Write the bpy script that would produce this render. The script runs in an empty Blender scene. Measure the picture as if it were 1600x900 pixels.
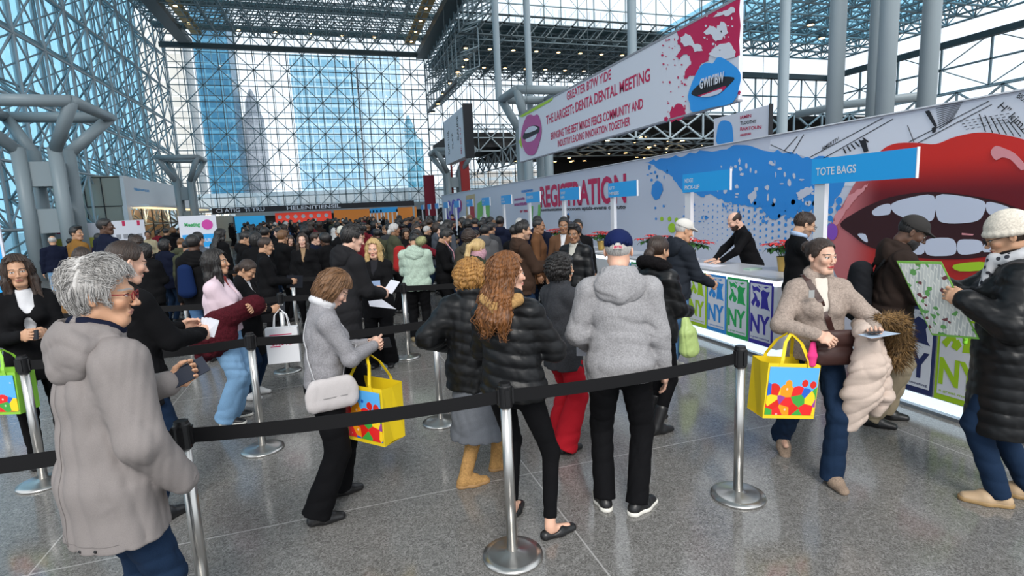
import bpy, math, random
import numpy as np
from mathutils import Matrix, Vector, Euler

random.seed(7); RNG = np.random.RandomState(11)
SC = bpy.context.scene
COL = SC.collection
R = math.radians
def unit(v): v = np.array(v, float); return v / (np.linalg.norm(v) + 1e-9)
def V3(*a): return np.array(a, float)

# ------------------------------------------------------------------ camera, world, light, exposure
FPX, EYE = 850.0, 1.95
_dy = np.array([-280, -113.4, FPX]); _dy /= np.linalg.norm(_dy)
_dd = np.array([256, 5734, FPX]); _dd -= _dy * _dd.dot(_dy); _dd /= np.linalg.norm(_dd)
_dx = np.cross(_dy, -_dd)
CAMM = np.stack([_dx, _dy, -_dd], 1)                 # world -> camera axes (x right, y down, z forward)
cam = bpy.data.objects.new('camera', bpy.data.cameras.new('camera')); COL.objects.link(cam)
_r, _d, _f = CAMM
cam.matrix_world = Matrix(((_r[0], -_d[0], -_f[0], 0), (_r[1], -_d[1], -_f[1], 0), (_r[2], -_d[2], -_f[2], EYE), (0, 0, 0, 1)))
cam.data.sensor_width = 36; cam.data.lens = FPX * 36 / 1600; cam.data.clip_end = 600
SC.camera = cam
w = bpy.data.worlds.new('sky'); SC.world = w; w.use_nodes = True
_bg = w.node_tree.nodes['Background']; _bg.inputs[0].default_value = (.88, .94, 1, 1); _bg.inputs[1].default_value = 1.45
SC.view_settings.view_transform = 'Standard'; SC.view_settings.look = 'None'
SC.view_settings.exposure = 0.0; SC.view_settings.gamma = 1; SC.view_settings.use_curve_mapping = False
SC.cycles.max_bounces = 6; SC.cycles.diffuse_bounces = 2; SC.cycles.glossy_bounces = 3
SC.cycles.transparent_max_bounces = 16; SC.cycles.transmission_bounces = 3
def lamp(name, kind, loc, rot, energy, color=(1, 1, 1), **kw):
    l = bpy.data.lights.new(name, kind); l.energy = energy; l.color = color
    for k, v in kw.items(): setattr(l, k, v)
    o = bpy.data.objects.new(name, l); COL.objects.link(o); o.location = loc; o.rotation_euler = rot; return o
lamp('daylight', 'SUN', (0, -10, 20), (R(48), 0, R(-12)), 2.7, (1, .96, .91), angle=R(25))

# ------------------------------------------------------------------ materials
MATS = {}
def nt(name):
    m = bpy.data.materials.new(name); m.use_nodes = True; t = m.node_tree
    return m, t, t.nodes['Principled BSDF']
def N(t, kind, **kw):
    n = t.nodes.new(kind)
    for k, v in kw.items():
        if k in ('inp',):
            for i, x in v.items():
                if hasattr(x, 'is_output') or isinstance(x, bpy.types.NodeSocket): t.links.new(x, n.inputs[i])
                else: n.inputs[i].default_value = x
        else: setattr(n, k, v)
    return n
def MA(t, op, a, b=0.0, c=0.0):
    return N(t, 'ShaderNodeMath', operation=op, inp={0: a, 1: b, 2: c}).outputs[0]
def MIX(t, f, a, b):
    n = N(t, 'ShaderNodeMix', data_type='RGBA')
    for i, x in ((0, f), (6, a), (7, b)):
        if isinstance(x, bpy.types.NodeSocket): t.links.new(x, n.inputs[i])
        else: n.inputs[i].default_value = x if i == 0 else (*x[:3], 1)
    return n.outputs[2]
def plain(name, col, rough=.5, metal=0, emit=0, spec=.5):
    k = ('p', name)
    if k in MATS: return MATS[k]
    m, t, b = nt(name); b.inputs['Base Color'].default_value = (*col, 1)
    b.inputs['Roughness'].default_value = rough; b.inputs['Metallic'].default_value = metal
    b.inputs['Specular IOR Level'].default_value = spec
    if emit: b.inputs['Emission Color'].default_value = (*col, 1); b.inputs['Emission Strength'].default_value = emit
    MATS[k] = m; return m
def cloth(name, col, kind='woven', rough=.85):
    k = ('c', name)
    if k in MATS: return MATS[k]
    m, t, b = nt(name)
    co = N(t, 'ShaderNodeTexCoord').outputs['Object']
    n1 = N(t, 'ShaderNodeTexNoise', inp={'Vector': co, 'Scale': 7., 'Detail': 4.}).outputs[0]
    sc = dict(woven=420., fleece=60., leather=35., denim=380., knit=110., fur=90.).get(kind, 300.)
    n2 = N(t, 'ShaderNodeTexNoise', inp={'Vector': co, 'Scale': sc, 'Detail': 2., 'Distortion': 1.5 if kind in ('fleece', 'fur') else 0.}).outputs[0]
    f = MA(t, 'MULTIPLY_ADD', n2, .5, .25)
    am = dict(fleece=.45, knit=.35, denim=.35, fur=.8, leather=.1).get(kind, .15)
    c0 = [c * (1 - am) for c in col]; c1 = [min(1, c * (1 + am)) for c in col]
    t.links.new(MIX(t, N(t, 'ShaderNodeMath', operation='ADD', use_clamp=True, inp={0: MA(t, 'MULTIPLY', n1, .35), 1: MA(t, 'MULTIPLY_ADD', n2, 1.3, -.35)}).outputs[0], c0, c1), b.inputs['Base Color'])
    b.inputs['Roughness'].default_value = dict(leather=.42).get(kind, rough)
    b.inputs['Specular IOR Level'].default_value = .32 if kind == 'leather' else .12
    n3 = N(t, 'ShaderNodeTexNoise', noise_type='RIDGED_MULTIFRACTAL', inp={'Vector': co, 'Scale': 5.5, 'Detail': 3., 'Distortion': 1.2}).outputs[0]
    bp = N(t, 'ShaderNodeBump', inp={'Strength': .75, 'Distance': -.012, 'Height': n3})
    bp2 = N(t, 'ShaderNodeBump', inp={'Strength': .35 if kind != 'fur' else .9, 'Distance': dict(fleece=.006, knit=.004, fur=.012).get(kind, .0015), 'Height': n2, 'Normal': bp.outputs[0]})
    t.links.new(bp2.outputs[0], b.inputs['Normal'])
    MATS[k] = m; return m
def skinmat(name, col, lip=(.55, .2, .18), brow=(.05, .03, .02), stub=None, iris=(.08, .04, .02)):
    k = ('s', name)
    if k in MATS: return MATS[k]
    m, t, b = nt(name)
    a = N(t, 'ShaderNodeAttribute', attribute_name='hl'); s = N(t, 'ShaderNodeSeparateXYZ', inp={0: a.outputs['Vector']})
    x, y, z = s.outputs; ax = MA(t, 'ABSOLUTE', x)
    front = MA(t, 'GREATER_THAN', y, .045)
    def ell(cx, cz, rx, rz, xs=ax):
        u = MA(t, 'DIVIDE', MA(t, 'SUBTRACT', xs, cx), rx); v = MA(t, 'DIVIDE', MA(t, 'SUBTRACT', z, cz), rz)
        d = MA(t, 'ADD', MA(t, 'MULTIPLY', u, u), MA(t, 'MULTIPLY', v, v))
        return MA(t, 'MULTIPLY', MA(t, 'LESS_THAN', d, 1.), front)
    nz = N(t, 'ShaderNodeTexNoise', inp={'Vector': N(t, 'ShaderNodeTexCoord').outputs['Object'], 'Scale': 22., 'Detail': 3.}).outputs[0]
    c = MIX(t, nz, [v * .86 for v in col], [min(1, v * 1.12) for v in col])
    red = [col[0] * .98, col[1] * .76, col[2] * .72]
    c = MIX(t, MA(t, 'MULTIPLY', ell(.04, -.03, .022, .02), .35), c, red)
    c = MIX(t, MA(t, 'MULTIPLY', ell(.0, -.04, .016, .012), .35), c, red)
    if stub:
        zz = MA(t, 'MULTIPLY', MA(t, 'LESS_THAN', z, -.045), MA(t, 'GREATER_THAN', y, -.01))
        c = MIX(t, MA(t, 'MULTIPLY', zz, .75), c, stub)
    c = MIX(t, ell(0, -.0625, .0235, .0095), c, lip)
    c = MIX(t, ell(0, -.0625, .021, .0012), c, [v * .35 for v in lip])
    c = MIX(t, ell(.031, .0045, .0155, .0068), c, (.03, .02, .015))
    c = MIX(t, ell(.031, .003, .0135, .0048), c, (.72, .70, .68))
    c = MIX(t, ell(.031, .0035, .0055, .0052), c, iris)
    zb = MA(t, 'ADD', z, MA(t, 'MULTIPLY', MA(t, 'POWER', MA(t, 'ABSOLUTE', MA(t, 'SUBTRACT', ax, .03)), 2.), 9.))
    u = MA(t, 'LESS_THAN', MA(t, 'ABSOLUTE', MA(t, 'SUBTRACT', ax, .032)), .019); v = MA(t, 'LESS_THAN', MA(t, 'ABSOLUTE', MA(t, 'SUBTRACT', zb, .0265)), .0034)
    c = MIX(t, MA(t, 'MULTIPLY', MA(t, 'MULTIPLY', u, v), front), c, brow)
    t.links.new(c, b.inputs['Base Color']); b.inputs['Roughness'].default_value = .5
    b.inputs['Subsurface Weight'].default_value = .06; b.inputs['Subsurface Radius'].default_value = (.012, .005, .003)
    MATS[k] = m; return m
def hairmat(name, c0, c1, rough=.45):
    k = ('h', name)
    if k in MATS: return MATS[k]
    m, t, b = nt(name)
    a = N(t, 'ShaderNodeAttribute', attribute_name='hl'); s = N(t, 'ShaderNodeSeparateXYZ', inp={0: a.outputs['Vector']})
    az = MA(t, 'ARCTAN2', s.outputs[0], MA(t, 'MULTIPLY', s.outputs[1], -1.))
    v = N(t, 'ShaderNodeCombineXYZ', inp={0: MA(t, 'MULTIPLY', az, 14.), 1: MA(t, 'MULTIPLY', s.outputs[2], 9.), 2: MA(t, 'MULTIPLY', s.outputs[1], 9.)})
    n1 = N(t, 'ShaderNodeTexNoise', inp={'Vector': v.outputs[0], 'Scale': 1.3, 'Detail': 5., 'Roughness': .7}).outputs[0]
    f = N(t, 'ShaderNodeMapRange', inp={0: n1, 1: .32, 2: .68}).outputs[0]
    t.links.new(MIX(t, f, c0, c1), b.inputs['Base Color']); b.inputs['Roughness'].default_value = rough
    bp = N(t, 'ShaderNodeBump', inp={'Strength': .8, 'Distance': .008, 'Height': n1}); t.links.new(bp.outputs[0], b.inputs['Normal'])
    MATS[k] = m; return m

# ------------------------------------------------------------------ mesh helpers
def mesh(name, V, F, mats, parent=None, mi=None, hl=None, smooth=True):
    """numpy verts + list/array of quads or polygons -> one linked mesh object"""
    me = bpy.data.meshes.new(name)
    V = np.asarray(V, np.float32)
    if isinstance(F, np.ndarray):
        n, k = F.shape
        me.vertices.add(len(V)); me.vertices.foreach_set('co', V.ravel())
        me.loops.add(n * k); me.loops.foreach_set('vertex_index', F.ravel().astype(np.int32))
        me.polygons.add(n); me.polygons.foreach_set('loop_start', np.arange(0, n * k, k, dtype=np.int32))
        me.update(calc_edges=True)
    else:
        me.from_pydata([tuple(map(float, v)) for v in V], [], F); me.update()
    for m in (mats if isinstance(mats, (list, tuple)) else [mats]): me.materials.append(m)
    if smooth: me.polygons.foreach_set('use_smooth', np.ones(len(me.polygons), bool))
    if mi is not None: me.polygons.foreach_set('material_index', np.asarray(mi, np.int32))
    if hl is not None:
        at = me.attributes.new('hl', 'FLOAT_VECTOR', 'POINT'); at.data.foreach_set('vector', np.asarray(hl, np.float32).ravel())
    me.update()
    o = bpy.data.objects.new(name, me); COL.objects.link(o)
    if parent: o.parent = parent
    return o
def tag(o, label=None, cat=None, group=None, kind=None):
    if label: o['label'] = label
    if cat: o['category'] = cat
    if group: o['group'] = group
    if kind: o['kind'] = kind
    return o
def empty(name, loc=(0, 0, 0), rz=0, label=None, cat=None, group=None, M=None):
    o = bpy.data.objects.new(name, None); COL.objects.link(o); o.empty_display_size = .1
    if M is not None: o.matrix_world = Matrix(M.tolist())
    else: o.location = loc; o.rotation_euler = (0, 0, rz)
    return tag(o, label, cat, group)
class MB:
    """collects simple solids into one mesh; several materials by index"""
    def __init__(s): s.v = []; s.f = []; s.m = []
    def add(s, v, f, m=0):
        o = len(s.v); s.v += [tuple(p) for p in v]; s.f += [tuple(i + o for i in q) for q in f]; s.m += [m] * len(f); return s
    def box(s, a, b, m=0, bev=0):
        (x0, y0, z0), (x1, y1, z1) = a, b
        if x0 > x1: x0, x1 = x1, x0
        if y0 > y1: y0, y1 = y1, y0
        if z0 > z1: z0, z1 = z1, z0
        v = [(x, y, z) for x in (x0, x1) for y in (y0, y1) for z in (z0, z1)]
        return s.add(v, [(0, 1, 3, 2), (4, 6, 7, 5), (0, 4, 5, 1), (2, 3, 7, 6), (0, 2, 6, 4), (1, 5, 7, 3)], m)
    def tube(s, pts, rad, n=8, m=0, cap=True):
        pts = [np.array(p, float) for p in pts]; rad = rad if isinstance(rad, (list, tuple)) else [rad] * len(pts)
        v = []; up = V3(0, 0, 1)
        for i, p in enumerate(pts):
            t = pts[min(i + 1, len(pts) - 1)] - pts[max(i - 1, 0)]; t /= np.linalg.norm(t) + 1e-9
            if i == 0: up = V3(0, 0, 1) if abs(t[2]) < .9 else V3(1, 0, 0)
            a = np.cross(t, up); a /= np.linalg.norm(a) + 1e-9; b = np.cross(a, t); up = b
            for j in range(n):
                an = 2 * math.pi * j / n; v.append(p + rad[i] * (math.cos(an) * a + math.sin(an) * b))
        f = [(i * n + j, i * n + (j + 1) % n, (i + 1) * n + (j + 1) % n, (i + 1) * n + j) for i in range(len(pts) - 1) for j in range(n)]
        if cap: f += [tuple(range(n - 1, -1, -1)), tuple(range((len(pts) - 1) * n, len(pts) * n))]
        return s.add(v, f, m)
    def lathe(s, prof, c=(0, 0, 0), n=24, m=0):
        v = [(c[0] + r * math.cos(2 * math.pi * j / n), c[1] + r * math.sin(2 * math.pi * j / n), c[2] + z) for r, z in prof for j in range(n)]
        f = [(i * n + j, i * n + (j + 1) % n, (i + 1) * n + (j + 1) % n, (i + 1) * n + j) for i in range(len(prof) - 1) for j in range(n)]
        f += [tuple(range(n - 1, -1, -1)), tuple(range((len(prof) - 1) * n, len(prof) * n))]
        return s.add(v, f, m)
    def prism(s, poly, d, m=0):
        """closed 3D outline extruded by vector d"""
        n = len(poly); v = [np.array(p, float) for p in poly] + [np.array(p, float) + d for p in poly]
        return s.add(v, [tuple(range(n)), tuple(range(2 * n - 1, n - 1, -1))] + [(i, i + n, (i + 1) % n + n, (i + 1) % n) for i in range(n)], m)
    def build(s, name, mats, parent=None, smooth=False, bevel=0):
        o = mesh(name, np.array(s.v), s.f, mats, parent, s.m, smooth=smooth)
        if smooth: 
            for e in (): pass
        if bevel:
            b = o.modifiers.new('b', 'BEVEL'); b.width = bevel; b.segments = 2; b.limit_method = 'ANGLE'
        return o
def bars(name, segs, r, mat, parent=None, n=4, kind=None):
    """many straight bars in one mesh (a lattice); segs: array (k,2,3), r: number or array"""
    S = np.asarray(segs, float); k = len(S); r = np.broadcast_to(np.asarray(r, float), (k,))
    t = S[:, 1] - S[:, 0]; t /= np.linalg.norm(t, axis=1, keepdims=True)
    up = np.where(np.abs(t[:, 2:3]) < .9, [[0, 0, 1.]], [[1., 0, 0]])
    a = np.cross(t, up); a /= np.linalg.norm(a, axis=1, keepdims=True); b = np.cross(a, t)
    an = 2 * np.pi * (np.arange(n) + .5) / n
    off = (np.cos(an)[None, :, None] * a[:, None] + np.sin(an)[None, :, None] * b[:, None]) * r[:, None, None]
    V = np.concatenate([S[:, 0][:, None] + off, S[:, 1][:, None] + off], 1).reshape(-1, 3)
    j = np.arange(n); q = np.stack([j, (j + 1) % n, (j + 1) % n + n, j + n], 1)
    F = (q[None] + (np.arange(k) * 2 * n)[:, None, None]).reshape(-1, 4)
    return mesh(name, V, F, mat, parent, smooth=n > 4)

# ------------------------------------------------------------------ smooth volumes (for people, clothes, plants)
def nets(F, o, h):
    S = F < 0; nx, ny, nz = F.shape; C = np.zeros((nx - 1, ny - 1, nz - 1), np.int8)
    for a in (0, 1):
        for b in (0, 1):
            for c in (0, 1): C += S[a:nx - 1 + a, b:ny - 1 + b, c:nz - 1 + c]
    act = (C > 0) & (C < 8); ids = np.argwhere(act); idx = -np.ones(C.shape, np.int64); idx[act] = np.arange(len(ids))
    i, j, k = ids.T; P = np.zeros((len(ids), 3)); W = np.zeros(len(ids))
    cs = [(a, b, c) for a in (0, 1) for b in (0, 1) for c in (0, 1)]
    for a in cs:
        for ax in range(3):
            if a[ax]: continue
            b = list(a); b[ax] = 1
            fa = F[i + a[0], j + a[1], k + a[2]]; fb = F[i + b[0], j + b[1], k + b[2]]; m = (fa < 0) != (fb < 0)
            t = fa[m] / (fa[m] - fb[m]); q = np.tile(np.array(a, float), (m.sum(), 1)); q[:, ax] += t; P[m] += q; W[m] += 1
    P = np.array(o) + (P / W[:, None] + ids) * h
    fs = []
    for ax in range(3):
        sl = [slice(1, -1)] * 3; A = [slice(1, n - 1) for n in F.shape]; B = list(A); A[ax] = slice(0, F.shape[ax] - 1); B[ax] = slice(1, F.shape[ax])
        e = S[tuple(A)] != S[tuple(B)]; ii = np.argwhere(e)
        base = ii.copy()
        for q in range(3):
            if q != ax: base[:, q] += 1
        neg = S[tuple(base.T)]
        u, v = [(1, 2), (2, 0), (0, 1)][ax]
        def c(du, dv):
            z = base.copy(); z[:, u] -= du; z[:, v] -= dv; return idx[tuple(z.T)]
        Q = np.stack([c(1, 1), c(0, 1), c(0, 0), c(1, 0)], 1); Q[~neg] = Q[~neg][:, ::-1]
        fs.append(Q)
    return P, np.concatenate(fs)
def _smin(a, b, k):
    h = np.maximum(k - np.abs(a - b), 0) / k; return np.minimum(a, b) - h * h * k * .25
class Vol:
    def __init__(s): s.ops = []; s.lo = np.full(3, 9e9); s.hi = -s.lo
    def _bb(s, lo, hi, op):
        if op == '+': s.lo = np.minimum(s.lo, lo); s.hi = np.maximum(s.hi, hi)
    def cone(s, a, b, ra, rb=None, k=.02, u=None, su=1., op='+', cut=None):
        rb = ra if rb is None else rb; a = np.array(a, float); b = np.array(b, float) + 1e-6; m = max(ra, rb) * max(1, su)
        lo, hi = np.minimum(a, b) - m, np.maximum(a, b) + m; s._bb(lo, hi, op)
        s.ops.append(('c', a, b, ra, rb, k, None if u is None else np.array(u, float) / np.linalg.norm(u), su, op, lo, hi)); return s
    def ell(s, c, r, Rm=None, k=.02, op='+'):
        c = np.array(c, float); r = np.broadcast_to(np.array(r, float), (3,)); m = max(r); s._bb(c - m, c + m, op)
        s.ops.append(('e', c, r, Rm, 0, k, None, 1, op, c - m, c + m)); return s
    def chain(s, pts, rad, k=.02, u=None, su=1., op='+'):
        for i in range(len(pts) - 1):
            sa = su[i] if isinstance(su, (list, tuple)) else su
            s.cone(pts[i], pts[i + 1], rad[i], rad[i + 1], k, u, sa, op)
        return s
    def fn(s, f): s.ops.append(('f', f)); return s
    def clip(s, n, c): n = np.array(n, float); return s.fn(lambda F, P: np.maximum(F, P[0] * n[0] + P[1] * n[1] + P[2] * n[2] - c))
    def build(s, h):
        lo = s.lo - 3 * h; n = np.ceil((s.hi + 3 * h - lo) / h).astype(int) + 1
        ax = [(lo[i] + np.arange(n[i]) * h).astype(np.float32) for i in range(3)]
        F = np.full(n, .06, np.float32)
        for o in s.ops:
            if o[0] == 'f':
                F = o[1](F, (ax[0][:, None, None], ax[1][None, :, None], ax[2][None, None, :])).astype(np.float32); continue
            kind, a, b, ra, rb, k, u, su, op, l, hh = o; mg = max(k, 2 * h) + .012
            i0 = np.maximum(np.floor((l - mg - lo) / h).astype(int), 0); i1 = np.minimum(np.ceil((hh + mg - lo) / h).astype(int) + 1, n)
            if (i1 <= i0).any(): continue
            sl = tuple(slice(i0[q], i1[q]) for q in range(3))
            X = ax[0][i0[0]:i1[0]][:, None, None] - a[0]; Y = ax[1][i0[1]:i1[1]][None, :, None] - a[1]; Z = ax[2][i0[2]:i1[2]][None, None, :] - a[2]
            if kind == 'c':
                d = b - a; L2 = d.dot(d); t = np.clip((X * d[0] + Y * d[1] + Z * d[2]) / L2, 0, 1)
                qx = X - t * d[0]; qy = Y - t * d[1]; qz = Z - t * d[2]
                if u is not None and su != 1:
                    c = (qx * u[0] + qy * u[1] + qz * u[2]) * (1 / su - 1); qx = qx + c * u[0]; qy = qy + c * u[1]; qz = qz + c * u[2]
                D = np.sqrt(qx * qx + qy * qy + qz * qz) - (ra + (rb - ra) * t)
            else:
                if ra is not None:
                    M = np.array(ra); X, Y, Z = [X * M[0, q] + Y * M[1, q] + Z * M[2, q] for q in range(3)]
                r = b; k0 = np.sqrt((X / r[0]) ** 2 + (Y / r[1]) ** 2 + (Z / r[2]) ** 2); k1 = np.sqrt((X / r[0] ** 2) ** 2 + (Y / r[1] ** 2) ** 2 + (Z / r[2] ** 2) ** 2) + 1e-6
                D = k0 * (k0 - 1) / k1
            G = F[sl]
            F[sl] = _smin(G, D, k) if op == '+' else -_smin(-G, D, k)
        F = np.ascontiguousarray(F)
        for q in range(3):
            sl = [slice(None)] * 3
            for e in (0, -1): sl[q] = e; F[tuple(sl)] = .05
        return nets(F, lo, h)
def folds(amp, f=1., seed=0):
    """cloth folds as a displacement of the volume: rounded swells parted by narrow creases, stronger in some places"""
    r = np.random.RandomState(seed); D = [unit(v * V3(1, 1, s)) for v, s in zip(r.normal(size=(4, 3)), (1.8, .7, 1.3, .5))]; ph = r.rand(8) * 6
    def g(F, P):
        x, y, z = P; dot = lambda d, k: (d[0] * x + d[1] * y + d[2] * z) * k
        w1 = np.sin(dot(D[1], 9 * f) + ph[0]) + .5 * np.sin(dot(D[2], 19 * f) + ph[1]); w2 = np.sin(dot(D[3], 8 * f) + ph[2]) + .5 * np.sin(dot(D[0], 21 * f) + ph[3])
        a = np.abs(np.sin(dot(D[0], 26 * f) + 1.5 * w1 + ph[4])) ** .8; b = np.abs(np.sin(dot(D[2], 41 * f) + 1.7 * w2 + ph[5])) ** .8; c = np.abs(np.sin(dot(D[3], 68 * f) + 2.2 * w1 + ph[6]))
        m1 = .5 + .5 * np.sin(dot(D[1], 5) + w2 + ph[7]); m2 = .5 + .5 * np.sin(dot(D[0], 6) + w1 + ph[1])
        return F + amp * ((.62 - a) * (.35 + .9 * m1) + .7 * (.62 - b) * (.2 + m2) + .3 * (.62 - c) * m1)
    return g

# ------------------------------------------------------------------ people
def rx(a): c, s = math.cos(a), math.sin(a); return np.array([[1, 0, 0], [0, c, -s], [0, s, c]])
def ry(a): c, s = math.cos(a), math.sin(a); return np.array([[c, 0, s], [0, 1, 0], [-s, 0, c]])
def rzm(a): c, s = math.cos(a), math.sin(a); return np.array([[c, -s, 0], [s, c, 0], [0, 0, 1]])
CACHE = {}
def head_mesh(h, fem):
    k = ('head', h, fem)
    if k in CACHE: return CACHE[k]
    v = Vol(); j = .93 if fem else 1.
    v.ell((0, -.018, .034), (.074 if not fem else .071, .096, .086), k=.02)
    v.ell((0, .016, -.03), ((.054 if not fem else .047), .068, .082), k=.03)
    v.cone((-.018, .058, -.098), (.018, .058, -.098), .017 if fem else .021, k=.035)
    for s in (-1, 1):
        v.cone((s * .047 * j, -.006, -.06), (s * .022, .048, -.097), .010 if fem else .015, k=.03)
        v.ell((s * .037, .06, -.022), (.022, .02, .022), k=.025)
        v.cone((s * .012, .083, .021), (s * .042, .070, .022), .0055 if fem else .011, .005, k=.018)
        v.ell((s * .031, .101, .002), (.019, .019, .013), k=.014, op='-')
    for s in (-1, 1): v.ell((s * .031, .0715, .0035), (.0145, .013, .0125), k=.004)
    v.cone((0, .083, .012), (0, .101 if fem else .105, -.028), .0055 if fem else .007, .0075 if fem else .0095, k=.012)
    v.ell((0, .102 if fem else .107, -.031), (.0085, .0095, .008) if fem else (.0105, .011, .0095), k=.008)
    for s in (-1, 1): v.ell((s * .0125, .096, -.034), (.0075, .009, .007), k=.006)
    v.cone((-.016, .082, -.059), (.016, .082, -.059), .0075, k=.008)
    v.cone((-.013, .081, -.069), (.013, .081, -.069), .008, k=.007)
    for s in (-1, 1): v.cone((0, .091, -.0575), (s * .006, .0905, -.057), .004, k=.004)
    v.cone((-.017, .0945, -.0635), (.017, .0945, -.0635), .0026, k=.005, op='-')
    v.cone((0, -.02, -.03), (0, -.035, -.085), .046 if fem else .055, k=.03)
    for s in (-1, 1):
        Rm = (rzm(s * R(-22)) @ rx(R(-8))).T
        v.ell((s * .079, -.014, -.004), (.008, .018, .031), Rm, k=.006)
        v.ell((s * .086, -.009, .0), (.006, .010, .018), Rm, k=.004, op='-')
    P, F = v.build(h); CACHE[k] = (P, F); return P, F
def hand_mesh(h, side, pose):
    """canonical: wrist at 0, fingers +y, palm faces -z, thumb on side*x"""
    k = ('hand', h, side, pose)
    if k in CACHE: return CACHE[k]
    curl = dict(relax=(18, 26, 18), hold=(38, 48, 30), grip=(68, 78, 50), flat=(6, 8, 6), point=(30, 40, 30), cup=(45, 30, 20))[pose]
    v = Vol(); X = V3(side, 0, 0)
    v.cone((0, -.05, 0), (0, .01, 0), .024, .023, k=.02, u=(1, 0, 0), su=1.2)
    v.chain([X * .002 + V3(0, .01, 0), X * .003 + V3(0, .05, 0), X * .002 + V3(0, .082, -.002)], [.017, .0155, .012], k=.02, u=(1, 0, 0), su=[2.1, 2.9])
    for i, (bx, L) in enumerate(((.031, .072), (.0105, .080), (-.010, .075), (-.029, .060))):
        p = X * bx + V3(0, .084 - abs(i - 1.2) * .004, -.001); a = 0; r = .0092 - .0006 * i
        dx = X * (.10 - .07 * i); ci = curl if i else [c * (.35 if pose == 'point' else .9) for c in curl]
        for q, fr in enumerate((.44, .31, .25)):
            a += R(ci[q]); d = unit(V3(0, math.cos(a), -math.sin(a)) + dx * (math.cos(a) if q == 0 else .3)); e = p + d * L * fr
            v.cone(p, e, r * (1 - .07 * q), r * (.93 - .07 * q), k=.006); p = e
    t = {'grip': (.35, .8, -.75), 'hold': (.6, .8, -.6), 'point': (.45, .85, -.6), 'cup': (.6, .7, -.6)}.get(pose, (.7, .8, -.25))
    p = X * .024 + V3(0, .022, -.004); d = unit(X * t[0] + V3(0, t[1], t[2])); e = p + d * .036; v.cone(p - d * .01, e, .0135, .0105, k=.014)
    d2 = unit(d + V3(0, .55, -.1) - X * .35); v.chain([e, e + d2 * .030, e + d2 * .030 + unit(d2 + V3(0, .2, 0) - X * .3) * .02], [.0102, .0095, .0078], k=.006)
    P, F = v.build(h); CACHE[k] = (P, F); return P, F
def hl_line(y, pts):
    return np.interp(y, [p[0] for p in pts], [p[1] for p in pts]).astype(np.float32)
def hairmask(pts, soft=.8):
    return lambda F, P: np.maximum(F, (hl_line(P[1], pts) - P[2]) * soft + 0 * P[0])
def grooves(amp, n=38, z=14):
    def g(F, P):
        az = np.arctan2(P[0], -(P[1] + .02)); return F + amp * np.sin(n * az + 2.2 * np.sin(z * P[2] + 3 * az) + 1.5 * np.sin(31 * P[2] + 9 * az))
    return g
SHORT = [(-.14, -.085), (-.07, -.078), (-.03, -.035), (-.012, .018), (.012, .012), (.03, .005), (.04, .045), (.06, .072), (.09, .088)]
RECED = [(-.14, -.085), (-.07, -.078), (-.03, -.03), (-.01, .02), (.012, .015), (.03, .03), (.045, .085), (.06, .115), (.09, .13)]
TIED = [(-.14, -.06), (-.07, -.06), (-.03, -.04), (0, -.005), (.03, .02), (.045, .06), (.06, .078), (.09, .09)]
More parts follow.
